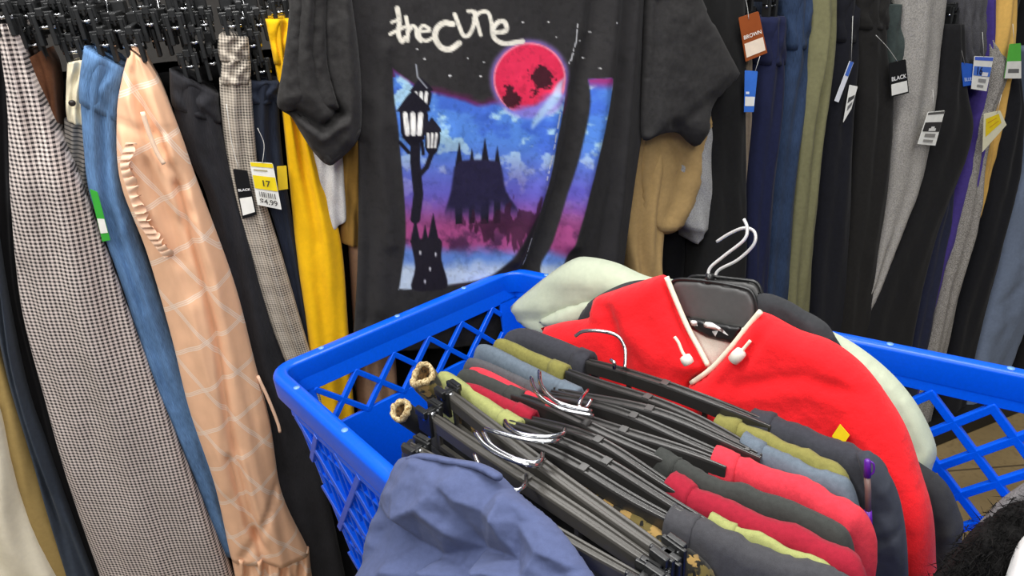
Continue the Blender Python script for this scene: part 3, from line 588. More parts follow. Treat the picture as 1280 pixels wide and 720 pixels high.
cl0 = shade(cl0, polymask(np.array([(556, 352), (600, 344), (628, 326), (650, 294), (668, 262), (676, 270), (664, 310), (640, 352), (600, 366), (560, 366)]), 2)[0]*panel, (34, 30, 34))
for x, t in ((516, 268), (528, 276), (538, 262)):
    dx = np.abs(Xs-x); cl0 = shade(cl0, sm(dx-np.clip((Ys-t)*.2, 0, 7), 1, -1)*sm(Ys, t, t+2)*(Ys < 300), DK)
cl0 = shade(cl0, polymask(np.array([(510, 296), (546, 294), (548, 320), (556, 352), (540, 358), (512, 357), (516, 330)]))[0], (26, 22, 34))
for x, y in ((522, 310), (534, 330), (528, 346), (541, 312)): stroke([(x, y), (x, y+3)], 1, (225, 225, 230))
def lantern(x, y, w, h):
    global cl0
    cl0 = shade(cl0, polymask(np.array([(x-w*.75, y), (x-w*.2, y-h*.5), (x, y-h*.62), (x+w*.2, y-h*.5), (x+w*.75, y)]), .8)[0], DK)
    cl0 = shade(cl0, polymask(np.array([(x-w*.6, y-1), (x+w*.6, y-1), (x+w*.45, y+h*.8), (x-w*.45, y+h*.8)]), .8)[0], DK)
    for k in (-1, 0, 1): stroke([(x+k*w*.34, y+h*.1), (x+k*w*.26, y+h*.68)], w*.115, (240, 240, 236))
    cl0 = shade(cl0, polymask(np.array([(x-w*.5, y+h*.78), (x+w*.5, y+h*.78), (x, y+h*1.1)]), .8)[0], DK)
lantern(523, 112, 19, 26); lantern(513, 137, 28, 40); lantern(536, 162, 15, 28)
stroke([(516, 178), (516, 200), (520, 240), (516, 270)], 6, DK); stroke([(536, 190), (530, 206), (522, 215)], 3, DK); stroke([(517, 80), (519, 95), (530, 108)], .8, (160, 165, 175))
stroke([(497, 176), (508, 188)], 2.2, DK); stroke([(524, 176), (526, 190)], 2, DK)
# lettering: the cure
INK = (232, 228, 214)
def z3(*q): return [(340+a/3, b/3) for a, b in q]
for ln_, w in ((z3((462, 30), (470, 80), (466, 120), (478, 152), (492, 140)), 3.0), (z3((436, 126), (462, 112), (500, 96), (512, 104)), 2.2), (z3((442, 82), (462, 74)), 2.0), (z3((494, 62), (500, 100), (500, 150)), 2.4), (z3((500, 122), (516, 96), (530, 104), (533, 134), (548, 152)), 2.2),
               (z3((548, 116), (580, 112)), 2.0), (z3((578, 104), (556, 94), (542, 112), (546, 138), (566, 150), (590, 140)), 2.2), (z3((664, 88), (632, 84), (606, 104), (600, 138), (622, 174), (656, 180), (688, 158)), 3.6),
               (z3((672, 52), (690, 100), (704, 130), (724, 128), (742, 92), (748, 44)), 2.6), (z3((722, 40), (744, 48), (768, 128)), 2.4), (z3((744, 66), (768, 44), (796, 46), (808, 84), (812, 120)), 2.4), (z3((822, 120), (862, 112), (858, 82), (834, 80), (814, 108), (820, 140), (856, 160), (925, 152)), 3.0)):
    stroke(smoothline(ln_, 5), w, INK)
for x, y, r in ((558, 93, 1.6), (596, 94, 1.2), (527, 72, 1.1), (518, 60, .9), (580, 72, .9), (648, 27, 1.1), (680, 27, 1.1), (600, 76, .8), (720, 50, .8), (760, 28, .8), (728, 72, .8), (736, 40, .7), (742, 84, .7), (690, 46, .7), (560, 64, .6)): stroke([(x, y), (x+.5, y)], r, (225, 225, 225), .6)
rag = nz3 > .45
for ln_ in ([(717, 27), (715, 50), (708, 74), (702, 84)], [(694, 128), (690, 150), (684, 186), (676, 220)], [(660, 292), (650, 330), (644, 345)]):
    cl0 = shade(cl0, sm(segdist(Xs, Ys, ln_), 1.5, .4)*rag*.85, (220, 222, 226))
cl0 = cl0*(1-.10*sm(nz3, .55, .75))[..., None]+4*(nz2-.5)[..., None]*2
A = np.ones((px.shape[0], px.shape[1]+6, 4)); A[..., :3] = lin((44, 43, 44))[:3]
q = np.clip(cl0/255, 0, 1); q = np.where(q <= .04045, q/12.92, ((q+.055)/1.055)**2.4); A[:, :px.shape[1], :3] = q
t = NT('printed_jersey'); at = t.n('ShaderNodeAttribute', attribute_name='print'); f1 = t.noise(1400, 2)
colr = t.mix(t.math('MULTIPLY', t.ramp(f1, .45, .75), .22), at.outputs['Color'], lin((84, 83, 82)))
t.bump(t.math('ADD', f1, t.math('MULTIPLY', t.noise(30, 3), 4)), .0015, .5); jersey = t.done(colr, .93, .03, .15)
tb = link('body', v, f, jersey, ts, uv=uv); ca = tb.data.color_attributes.new('print', 'FLOAT_COLOR', 'POINT'); ca.data.foreach_set('color', A.astype(np.float32).ravel())
tsm = fabric((48, 47, 47), .25, weave=1400)
v, f, uv, _ = puffy([(368, -45), (362, 30), (354, 84), (347, 126), (352, 138), (364, 146), (376, 166), (392, 190), (409, 206), (424, 200), (449, 171), (452, 120), (448, 60), (440, 0), (436, -45)], shP, .03, 4, 20, off=.012, seed=4,
    creases=[([(384, -20), (378, 60), (384, 110), (404, 140)], .012, 9), ([(398, 0), (398, 70), (412, 120), (424, 140)], -.018, 6), ([(352, 130), (366, 136), (380, 144), (402, 158), (424, 138)], -.020, 5), ([(372, 150), (400, 170), (425, 150)], .012, 6), ([(430, 0), (436, 120), (430, 170)], .010, 9)])
link('sleeve', v, f, tsm, ts, uv=uv)
for k, (pg, of, cr) in enumerate([([(364, -45), (360, 30), (352, 90), (346, 126), (351, 137), (362, 139), (376, 133), (384, 124), (380, 80), (380, 20), (388, -45)], .030, [([(350, 132), (366, 134), (380, 126)], -.006, 3), ([(356, 120), (380, 116)], .002, 3)]),
        ([(392, -45), (388, 20), (386, 70), (392, 112), (396, 138), (402, 144), (414, 138), (424, 136), (420, 122), (410, 80), (408, 20), (410, -45)], .034, [([(398, 140), (422, 134)], -.005, 3)]),
        ([(372, 142), (392, 176), (409, 206), (424, 199), (449, 170), (446, 160), (422, 184), (404, 180), (388, 152)], .026, [])]):
    v, f, uv, _ = puffy(pg, shP, .014, 3, 10, off=of, seed=11+k, creases=cr); link('sleeve_fold', v, f, tsm, ts, uv=uv)
v, f, uv, _ = puffy([(806, -45), (856, -45), (882, 12), (902, 50), (923, 88), (920, 98), (896, 124), (888, 140), (884, 165), (871, 183), (860, 178), (846, 166), (826, 168), (807, 176), (801, 160), (803, 80)], shP, .03, 4, 24, off=.01, seed=6,
    creases=[([(818, 0), (812, 100), (808, 160)], -.012, 6), ([(840, 20), (850, 100), (872, 160)], .008, 12), ([(884, 120), (860, 140), (840, 158)], -.007, 7), ([(916, 82), (890, 112), (882, 150)], -.003, 3), ([(835, 152), (850, 164)], -.01, 5)])
link('sleeve', v, f, tsm, ts, uv=uv)
v, f, uv, _ = puffy([(540, -60), (600, -45), (660, -45), (720, -60), (725, -52), (664, -36), (598, -36), (536, -52)], shP, .012, 4, 5, off=.02); link('collar', v, f, tsm, ts, uv=uv)
T = shP.hit(np.array(628.), np.array(-48.)); th_ = thing('shirt_hanger', T, 'black hanger inside the shoulders of the printed t-shirt', 'hanger')
m = MB(); m.tube(smoothline([shP.hit(np.array(float(x)), np.array(float(y)), -.015) for x, y in ((420, -38), (540, -60), (628, -70), (720, -60), (850, -38))], 6), .006, 8); m.build('hanger_bar', BLACKP, th_, True)
hk = shP.hit(np.array(628.), np.array(-70.), -.015); rl = r0+wt*((hk-r0)@wt); zt = RZ+.016
MB().tube(smoothline([hk, hk+np.array([0, 0, .03])-wn*.03, np.array([rl[0], rl[1], zt-.01])+wn*.03, np.array([rl[0], rl[1], zt]), np.array([rl[0], rl[1], RZ-.005])-wn*.02], 6), .0021, 8).build('hook', CHROME, th_, True)

# ------------------------------------------------------------------ the blue cart
ZR = .95
A_ = atz(348., 464., ZR); B_ = atz(640., 340., ZR); uBC = atz(1275., 470., ZR)-B_; uBC /= np.linalg.norm(uBC); uAD = atz(510., 607., ZR)-A_; uAD /= np.linalg.norm(uAD)
C_ = B_+uBC*1.5; D_ = A_+uAD*1.2
cen = (A_+B_+C_+D_)/4; ZB = .42
def low(p, z=ZB):
    k = (ZR-z)/(ZR-ZB)*.10; q = p+(cen-p)*k; q = q.copy(); q[2] = z; return q
cart = thing('shopping_cart', (cen[0], cen[1], ZF), 'bright blue plastic lattice shopping cart full of clothes on hangers', 'shopping cart')
class Wall:
    def __init__(s, P, Q): s.P, s.Q = P, Q; s.L = np.linalg.norm(Q-P); s.n = np.cross(Q-P, [0, 0, 1.]); s.n /= np.linalg.norm(s.n); s.n *= np.sign(s.n@(s.P-cen))
    def at(s, u, h, e=0.):   # u metres along, h metres below the rim
        t = u/s.L; z = ZR-h; return low(s.P, z)*(1-t)+low(s.Q, z)*t+s.n*e
def clipseg(u0, h0, u1, h1, U0, U1, H0, H1):
    t0, t1 = 0., 1.; dx, dy = u1-u0, h1-h0
    for p, q in ((-dx, u0-U0), (dx, U1-u0), (-dy, h0-H0), (dy, H1-h0)):
        if abs(p) < 1e-9:
            if q < 0: return None
        else:
            r = q/p
            if p < 0: t0 = max(t0, r)
            else: t1 = min(t1, r)
    return None if t0 >= t1-1e-6 else (u0+dx*t0, h0+dy*t0, u0+dx*t1, h0+dy*t1)
def lattice(mb, W, U0, U1, H0, H1, pu, ph, w, e=0., th=.010):
    sl = ph/pu; k0 = -int((H1-H0)/ph)-2; 
    for k in range(k0, int((U1-U0)/pu)+3):
        for sg in (1, -1):
            ua = U0+k*pu if sg > 0 else U0+k*pu+(H1-H0)/sl
            ub = ua+sg*(H1-H0)/sl
            s_ = clipseg(ua, H0, ub, H1, U0, U1, H0, H1)
            if s_: 
                a, b = W.at(s_[0], s_[1], e), W.at(s_[2], s_[3], e)
                if np.linalg.norm(b-a) > .005: mb.bar(a, b, w, th, W.n)
def panel_(mb, W, U0, U1, H0, H1, e=0., th=.008, nu=12):
    us = np.linspace(U0, U1, nu); V = []
    for u in us:
        for h in (H0, H1):
            for s_ in (-1, 1): V.append(W.at(u, h, e+s_*th/2))
    Fc = []
    for i in range(nu-1):
        a = i*4; b = a+4; Fc += [(a, b, b+2, a+2), (a+1, a+3, b+3, b+1), (a, a+1, b+1, b), (a+2, b+2, b+3, a+3)]
    Fc += [(0, 2, 3, 1), ((nu-1)*4, (nu-1)*4+1, (nu-1)*4+3, (nu-1)*4+2)]
    mb.add(V, Fc)
wAB, wBC, wCD, wDA = Wall(A_, B_), Wall(B_, C_), Wall(C_, D_), Wall(D_, A_)
DEP = ZR-ZB
def wallmesh(W, kind):
    m = MB(); L = W.L; c = .05
    panel_(m, W, 0, L, .0, .062)
    if kind == 'short':
        lattice(m, W, c, L-c, .062, .155, .088, .088, .011); panel_(m, W, 0, c, .055, .16); panel_(m, W, L-c, L, .055, .16); panel_(m, W, 0, L, .15, DEP)
    elif kind == 'open':
        lattice(m, W, c, L-c, .06, DEP-.03, .088, .086, .0135, th=.012); panel_(m, W, 0, c, .055, DEP); panel_(m, W, L-c, L, .055, DEP); panel_(m, W, 0, L, DEP-.03, DEP)
    else:
        panel_(m, W, 0, L, .06, DEP, -.004, .005)
        lattice(m, W, c*.6, L-c*.6, .075, DEP-.02, .15, .17, .013, .006, .013)
        k = 0; u = c*.7
        while u < L-c*.7:
            m.bar(W.at(u, .085, .003), W.at(u, DEP-.02, .003), .0045, .009, W.n); u += .026
        h = .12
        while h < DEP-.03:
            m.bar(W.at(c*.6, h, .003), W.at(L-c*.6, h, .003), .005, .008, W.n); h += .085
        m.bar(W.at(.02, .075, .004), W.at(L-.02, .075, .004), .012, .014, W.n)
    return m
for nm, W, k in (('end_panel', wAB, 'short'), ('end_panel', wCD, 'short'), ('lattice_side', wBC, 'open'), ('ribbed_side', wDA, 'ribbed')):
    bevel(wallmesh(W, k).build(nm, BLUE, cart), .0016, 2)
# rim with rounded corners
def rounded(pts, r, n=8):
    out = []; N = len(pts)
    for i in range(N):
        p = pts[i]; a = pts[i-1]-p; b = pts[(i+1) % N]-p; a /= np.linalg.norm(a); b /= np.linalg.norm(b)
        p0, p1 = p+a*r, p+b*r
        for k in range(n+1):
            t = k/n; out.append(p0*(1-t)**2+2*p*t*(1-t)+p1*t*t)
    return np.array(out)
path = rounded([A_, B_, C_, D_], .035)
prof = [(.004, -.042), (.004, .0), (.007, .005), (.013, .007), (.022, .007), (.029, .004), (.032, -.002), (.032, -.036), (.028, -.036), (.027, -.006), (.009, -.004), (.009, -.042)]
prof = [(a-.012, b) for a, b in prof]
N = len(path); tg = np.roll(path, -1, 0)-np.roll(path, 1, 0); tg /= np.linalg.norm(tg, axis=1)[:, None]; nn = np.cross(tg, [0, 0, 1.]); 
if (nn[0]@(path[0]-cen)) < 0: nn = -nn
rgs = np.array([[path[i]+nn[i]*a+np.array([0, 0, b]) for a, b in prof] for i in range(N)]); np_ = len(prof)
Fc = [(i*np_+k, i*np_+(k+1) % np_, ((i+1) % N)*np_+(k+1) % np_, ((i+1) % N)*np_+k) for i in range(N) for k in range(np_)]
ro = link('rim', rgs.reshape(-1, 3), Fc, BLUE, cart); ro.modifiers.new('n', 'WEIGHTED_NORMAL')
m = MB()
for W in (wAB, wBC, wDA):
    u = .09
    while u < W.L-.05:
        q = W.at(u, -.0075, .004); m.tube([q-[0, 0, .001], q+[0, 0, .0012]], .0055, 14); u += .17
m.build('rim_discs', plain((120, 170, 235), .25), cart, True)  # small pale blue discs spaced along the rim
m = MB(); lows = [low(p) for p in (A_, B_, C_, D_)]
m.add([p+[0, 0, -.005] for p in lows]+[p+[0, 0, .005] for p in lows], [(0, 1, 2, 3), (7, 6, 5, 4)]+[(i, 4+i, 4+(i+1) % 4, (i+1) % 4) for i in range(4)]); m.build('basket_floor', BLUE, cart)
GREYM = plain((60, 62, 66), .4, .5, .7)
for p in lows:
    q = p+(cen-p)*.06
    MB().tube([[q[0], q[1], ZF+.11], [q[0], q[1], ZB+.02]], .014, 10).build('leg', GREYM, cart, True)
    w = MB(); ax = np.array([wn[0], wn[1], 0]); w.tube([np.array([q[0], q[1], ZF+.045])-ax*.012, np.array([q[0], q[1], ZF+.045])+ax*.012], .045, 18); w.bar([q[0], q[1], ZF+.045]+ax*.018, [q[0], q[1], ZF+.12]+ax*.018, .03, .004, ax); w.bar([q[0], q[1], ZF+.045]-ax*.018, [q[0], q[1], ZF+.12]-ax*.018, .03, .004, ax); w.box([q[0], q[1], ZF+.115], (.02, 0, 0), (0, .02, 0), (0, 0, .006)); w.build('caster', plain((28, 28, 28), .5), cart)

# ------------------------------------------------------------------ clothes in the cart
def pxw(p, z): return atz(np.array(float(p[0])), np.array(float(p[1])), z)
def plastic_hanger(a, b, z, label, hook=None, w=.017, hz=.028, clips=False, sag=.012, group='plastic hangers in the cart', ext=.03):
    A, B = pxw(a, z), pxw(b, z); d = (B-A)/np.linalg.norm(B-A); A = A-d*ext; B = B+d*ext
    x = np.cross(d, [0, 0, 1.]); L = np.linalg.norm(B-A); zc = np.array([0, 0, 1.])
    tone = HPL if clips else HPL2
    h = thing('plastic_hanger', (A+B)/2, label, 'hanger', group)
    st = np.linspace(0, 1, 19); m = MB()
    rj = random.Random(int(a[0]*7+b[1])); j1, j2 = rj.random()*6, rj.random()*6
    zz = -sag*(np.abs(2*st-1))**1.6+.0025*np.sin(5*st+j1)
    def rect(c, w_, h_): return [c+x*i*w_/2+zc*j*h_/2 for i, j in ((-1, -1), (1, -1), (1, 1), (-1, 1))]
    c = [A+d*L*t+zc*q+x*(0 if clips else .0035*math.sin(6.5*t+j2)) for t, q in zip(st, zz)]
    wv = w*(1-.3*np.abs(2*st-1)**3)
    prof = [(-.5, -.022), (-.5, -.003), (-.42, 0), (-.2, 0), (-.14, -.003), (.14, -.003), (.2, 0), (.42, 0), (.5, -.003), (.5, -.022), (.38, -.022), (.38, -.006), (-.38, -.006), (-.38, -.022)]
    m.rings([[p+x*k*i+zc*j for i, j in prof] for p, k in zip(c, wv)])
    for t in np.linspace(.1, .9, 7):
        i = int(t*18); m.box(c[i]+zc*-.013, d*.0015, x*w*.4, zc*.008)
    m.box(c[9]+zc*-.006, d*.006, x*w*.42, zc*.007)
    m.bar(A+d*L*.06-zc*.055, B-d*L*.06-zc*.055, .007, .008, zc)
    for t in (.06, .3, .7, .94): m.bar(A+d*L*t-zc*.012, A+d*L*t-zc*.055, .006, .007, d)
    bevel(m.build('hanger_bar', tone, h), .0008, 2)
    if clips:
        for t in clips:
            q = A+d*L*t; cm = MB()
            for sg in (1, -1):
                cm.box(q+x*sg*.010-zc*.012, d*.016, x*.003, zc*.022); cm.box(q+x*sg*.014+zc*.006, d*.012, x*.004, zc*.006)
            cm.bar(q-x*.014+zc*.0, q+x*.014+zc*.0, .010, .008, zc); bevel(cm.build('clip', BLACKP, h), .0015)
            MB().tube([q-x*.016-zc*.002+d*.006, q+x*.016-zc*.002+d*.006], .004, 8).build('clip_spring', CHROME, h, True)
    if hook:
        P = smoothline([pxw(p[:2], z+(p[2] if len(p) > 2 else .016)) for p in hook], 6)
        MB().tube(P, .0031, 8).build('hook', CHROME, h, True)
    return h
def ring_sec(c, x, top, bot, w, n=20, pw=.55):
    out = []; hz = (top-bot)/2; zc = (top+bot)/2
    for k in range(n):
        a = 2*math.pi*k/n; ca, sa = math.cos(a), math.sin(a)
        out.append([c[0]+x[0]*w/2*np.sign(ca)*abs(ca)**pw, c[1]+x[1]*w/2*np.sign(ca)*abs(ca)**pw, zc+hz*np.sign(sa)*abs(sa)**pw])
    return out
def shoulder(m, pts, z, w, drop_end=None, drop=.16, zb=.80, hollow=None, seed=0, grow=0., hemlen=None, tall=None):
    """cloth lying over a hanger arm; pts px from the outer end to the neck end"""
    P = np.array([pxw(p, z+(p[2] if len(p) > 2 else 0)) for p in pts]); Q = smoothline(P, 9)
    T = np.gradient(Q, axis=0); T[:, 2] = 0; T /= np.linalg.norm(T, axis=1)[:, None]; X = np.cross(T, [0, 0, 1.])
    ln = np.concatenate([[0], np.cumsum(np.linalg.norm(np.diff(Q, axis=0), axis=1))]); tot = ln[-1]; rg = []
    rnd = random.Random(seed); p1 = rnd.random()*6
    for i, q in enumerate(Q):
        if hemlen and ln[i] < tot-hemlen: continue
        e = min(1, ln[i]/.035); top = q[2]-drop*(1-math.sqrt(max(0, 1-(1-e)**2)))*.6
        wob = .013*(float(fbm(np.array(ln[i]*30+seed*7.3), np.array(seed*1.7), seed, 4))-.5)
        ww = w*(.75+.25*math.sqrt(max(0, 1-(1-e)**2)))+.3*wob+2*grow
        rg.append(ring_sec(q+X[i]*wob*.8, X[i], top+wob*.9+grow, (zb if tall is None else top-tall)-grow, ww))
    rg = [np.array(r) for r in rg]
    if hollow is not None:
        c = rg[-1].mean(0); rg.append(c+(rg[-1]-c)*np.array([.72, .72, .9])); 
        rg.append(rg[-1]-T[-1]*hollow)
    m.rings(rg)
def sweatshirt(left, right, z, w, col, label, name='sweatshirt', cat='sweatshirt', zl=0., zr=0., mat=None, body=True, bandl=.035, wl=None, wr=None, group='sweatshirts on hangers in the cart', seed=0, rib=None):
    mat = mat or fabric(col, .14, bump=.0018, soft=40); a = pxw((left or right)[0], z); 
    allp = [pxw(p, z) for p in (left or [])+(right or [])]; c = np.mean(allp, 0)
    o = thing(name, (c[0], c[1], .5), label, cat, group); m = MB()
    for side, dz, ww in ((left, zl, wl or w), (right, zr, wr or w)):
        if side: shoulder(m, side, z+dz, ww, hollow=.02, seed=seed+len(side), zb=.70)
    if body:
        e0 = pxw((left or right)[0], z); e1 = pxw((right or left)[0], z); d = e1-e0; d[2] = 0; L = np.linalg.norm(d); d /= L; x = np.cross(d, [0, 0, 1.])
        m.rings([ring_sec(e0+d*L*t, x, .80+.06*abs(2*t-1)**2, .50, w*.8) for t in np.linspace(.03, .97, 16)])
    m.build('body', mat, o, True)
    rb = rib or mat
    for side, dz, ww in ((left, zl, wl or w), (right, zr, wr or w)):
        if side:
            k = MB(); shoulder(k, side, z+dz, ww, hollow=.02, seed=seed+len(side), grow=.0016, hemlen=bandl, zb=.78); k.build('neckband', rb, o, True)
    return o
Z = 1.0
CH = (54, 55, 60); CO = (206, 54, 68); CR = (150, 28, 48); OLV = (128, 124, 68); SL = (98, 110, 122); LIME = (152, 156, 98); GR = (82, 82, 86)
sweatshirt([(618, 428, -.02), (650, 412), (690, 424), (738, 444)], [(1118, 606, -.02), (1098, 576), (1050, 552), (1000, 534), (940, 512)], Z+.005, .046, (56, 57, 64), 'dark charcoal sweatshirt at the back of the pile against the red fleece', seed=1)
sweatshirt([(606, 432, -.02), (625, 423), (665, 440), (708, 458)], [(1078, 600), (1030, 572), (960, 542), (897, 518)], Z, .030, OLV, 'olive green sweatshirt second from the red fleece', seed=2, wr=.034)
sweatshirt([(584, 440, -.02), (602, 430), (650, 452), (690, 472), (722, 486)], [(1084, 622, -.01), (1050, 594), (990, 570), (928, 546)], Z, .034, SL, 'slate blue sweatshirt between the olive and the coral ones', seed=3)
sweatshirt([(574, 452, -.02), (590, 447), (630, 462), (676, 484)], [(1080, 636, -.03), (1000, 592, -.03), (915, 560, -.03)], Z, .024, GR, 'grey sweatshirt squeezed between the slate blue and coral ones', seed=4, zr=-.02)
sweatshirt([(576, 460, -.02), (596, 459), (640, 480), (694, 506)], [(1082, 672, -.02), (1072, 640), (1010, 606), (940, 578), (892, 564)], Z, .030, CO, 'coral pink sweatshirt in the middle of the pile', seed=5, wr=.046)
sweatshirt([(564, 468, -.02), (582, 462), (620, 476), (654, 490)], [(1078, 690, -.02), (1050, 655), (980, 626), (900, 598), (860, 580), (824, 560)], Z, .034, (58, 60, 58), 'charcoal sweatshirt between the coral and the crimson ones', seed=6)
sweatshirt([(560, 476, -.02), (590, 480), (630, 498), (668, 516)], [(1092, 722, -.03), (1070, 694), (1000, 664), (920, 634), (870, 612), (838, 594)], Z, .028, CR, 'crimson red sweatshirt between the charcoal and the lime ones', seed=7, wr=.042)
sweatshirt([(536, 470, -.02), (553, 464), (590, 488), (622, 510), (648, 526)], [(1060, 716, -.02), (1035, 700), (980, 680), (930, 660), (888, 642)], Z, .033, LIME, 'pale lime green sweatshirt beside the camouflage pair', seed=8, wr=.022)
sweatshirt(None, [(1090, 745, -.02), (1060, 722), (1000, 704), (930, 678), (880, 656), (838, 636)], Z, .044, (66, 66, 70), 'dark grey sweatshirt nearest the clip of the camouflage trousers', seed=9, body=False)
# right sleeve of the back sweatshirt hanging down the side
FURL = heather((120, 88, 48), (40, 32, 24), 160); cm = camo(); cream = heather((214, 196, 152), (120, 92, 52), 260)
def slabpants(pts, z, w, mat, label, cat='trousers', group='trousers in the cart', seed=0, zb=.6, name='trousers', cuff=None):
    P = [pxw(p, z) for p in pts]; c = np.mean(P, 0); o = thing(name, (c[0], c[1], zb), label, cat, group); m = MB()
    shoulder(m, pts, z, w, zb=zb, seed=seed); m.build('body', mat, o, True)
    if cuff:
        for (x, y, dz, r, e) in cuff:
            p = pxw((x, y), z+dz); q = pxw(e, z+dz-.01); k = MB(); d = q-p; L = np.linalg.norm(d); d /= L; d = d*.45+np.array([.04, .42, -.62]); d /= np.linalg.norm(d); L = .05
            u = np.cross(d, [0, 0, 1.]); u /= np.linalg.norm(u); v_ = np.cross(u, d); th = np.linspace(0, 2*math.pi, 25)[:-1]
            lip = [p+(u*math.cos(t)*1.12+v_*math.sin(t)*.86)*r*(1+.10*math.sin(3*t+x)+.04*math.sin(7*t))+d*.004*math.sin(2*t+y) for t in th]
            rg = []; nk_ = 8
            for i in range(24):
                tv = lip[(i+1) % 24]-lip[i-1]; tv /= np.linalg.norm(tv); o1 = lip[i]-p; o1 /= np.linalg.norm(o1); o2 = np.cross(tv, o1)
                rg.append([lip[i]+.0042*(math.cos(2*math.pi*j/nk_)*o1+1.5*math.sin(2*math.pi*j/nk_)*o2)*(1+.2*math.sin(i*2.3)) for j in range(nk_)])
            rg.append(rg[0]); k.rings(rg, cap=False); k.build('cuff_edge', cream, o, True)
            lip = np.array(lip); k2 = MB(); k2.rings([lip+(lip-p)*.10+d*.002, lip+(lip-p)*.16+d*.012, lip+(lip-p)*.1+d*.03, lip+d*.06], cap=False); k2.build('rolled_leg', mat, o, True)
            k3 = MB(); k3.rings([lip-(lip-p)*.10, lip-(lip-p)*.2+d*.015, lip-(lip-p)*.5+d*.035, lip-(lip-p)*.95+d*.04], cap=False); k3.build('cuff_lining', FURL, o, True)
    return o
slabpants([(906, 724), (870, 700), (800, 650), (742, 612), (660, 552), (580, 500)], Z-.022, .044, cm, 'camouflage trousers on the clip hanger in front of the lime sweatshirt', seed=1, cuff=[(528, 470, .02, .022, (566, 500))])
slabpants([(850, 745), (760, 680), (660, 600), (548, 522)], Z-.05, .05, fabric((26, 26, 28), .2), 'black trousers clipped in the pile behind the navy pair', seed=2, cuff=[(502, 512, .03, .017, (545, 532))])
slabpants([(790, 752), (690, 668), (600, 602), (512, 548)], Z-.06, .05, fabric((34, 36, 46), .2), 'ink dark crumpled trousers next to the cart side under the navy pair', seed=3)
# hangers
HG = 'black plastic hanger '
plastic_hanger((742, 446), (938, 514), Z+.012, HG+'of the sweatshirt at the back, its hook arching over', [(781, 460, .0), (782, 448, .008), (781, 434, .02), (772, 420, .035), (752, 414, .04), (730, 414, .035), (719, 420, .025)])
plastic_hanger((728, 462), (902, 532), Z+.008, HG+'inside the olive sweatshirt', [(768, 460, .01), (768, 454, .024), (764, 450, .024)])
plastic_hanger((712, 482), (925, 548), Z+.008, HG+'inside the slate blue sweatshirt', [(735, 488, .012), (727, 498, .02), (724, 508, .02), (732, 510, .016), (739, 500, .016)])
plastic_hanger((694, 488), (905, 558), Z+.004, HG+'inside the grey sweatshirt', [(740, 514, .02), (705, 506, .03), (688, 496, .03), (676, 480, .03), (674, 464, .03)])
plastic_hanger((694, 504), (880, 566), Z+.006, HG+'inside the coral pink sweatshirt', [(742, 520, .016), (704, 512, .024), (680, 500, .024), (668, 486, .024), (664, 472, .024)])
plastic_hanger((658, 494), (822, 562), Z+.006, HG+'inside the charcoal sweatshirt mid pile')
plastic_hanger((668, 516), (836, 594), Z+.006, HG+'inside the crimson sweatshirt', [(706, 536, .014), (702, 543, .024), (680, 546, .03), (650, 542, .03), (636, 534, .026), (631, 526, .02)])
plastic_hanger((652, 526), (884, 640), Z+.008, HG+'inside the pale lime sweatshirt', [(702, 548, .014), (690, 552, .024), (660, 550, .026), (620, 540, .024), (606, 536, .02)])
plastic_hanger((640, 540), (834, 634), Z+.004, HG+'of the dark grey sweatshirt beside the camouflage pair', [(678, 566, .014), (676, 576, .026), (660, 578, .03), (636, 570, .03), (614, 556, .03), (604, 540, .03)])
plastic_hanger((568, 496), (818, 680), Z+.010, HG+'gripping the camouflage trousers with a clip', [(676, 578, .0), (672, 582, .02), (655, 580, .03), (628, 570, .03), (606, 556, .03), (594, 540, .03)], w=.021, clips=[.975, .03], sag=0)
plastic_hanger((548, 522), (806, 696), Z+.002, HG+'gripping the black trousers behind the navy pair', [(658, 594, .0), (656, 606, .024), (645, 613, .03), (622, 604, .03), (602, 586, .03), (593, 568, .03)], w=.019, clips=[.985, .02], sag=0)
plastic_hanger((530, 566), (790, 714), Z+.0, HG+'of the navy trousers hung over the cart side', [(640, 616, .0), (636, 624, .02), (624, 612, .03), (604, 598, .03), (588, 592, .03), (568, 594, .03)], w=.015, clips=[.96, .04], sag=0)
# the navy pair over the cart side
P0 = pxw((560, 578), 1.0); nvP = Plane(P0, uAD, math.radians(38))
if nvP.n@(O-P0) < 0: nvP.n = -nvP.n
nv = thing('trousers', pxw((590, 690), .8), 'crumpled navy cotton trousers draped over the cart side', 'trousers', 'trousers in the cart')
nvm = fabric((80, 90, 126), .1, bump=.0025, soft=30)
FAC = [(500, 560, 0), (530, 560, 0), (565, 570, .2), (602, 578, .2), (640, 604, 0), (690, 648, 0), (740, 712, 0), (790, 800, 0), (420, 740, 0), (430, 800, 0), (600, 800, .5), (700, 800, .5), (506, 580, .2), (486, 620, .2), (464, 668, 0),
    (538, 580, 1.2), (522, 618, 1.5), (512, 648, 1.2), (500, 650, -.9), (482, 664, -1.0), (474, 690, -.7), (496, 690, -.2), (500, 716, .9), (524, 652, 2.0), (530, 676, -1.1), (556, 694, -1.4), (545, 718, -.4), (602, 588, 1.0), (582, 612, 1.8), (556, 640, 2.1),
    (578, 668, .9), (600, 628, 1.8), (552, 716, 1.8), (592, 646, .5), (606, 686, -1.5), (596, 718, -1.0), (624, 640, 1.0), (650, 620, 1.2), (646, 656, 1.9), (622, 716, 2.1), (664, 654, .3), (690, 690, 1.0), (658, 700, -.4), (676, 722, .9), (706, 716, -.2), (640, 760, -.4), (560, 770, 0), (500, 770, 0)]
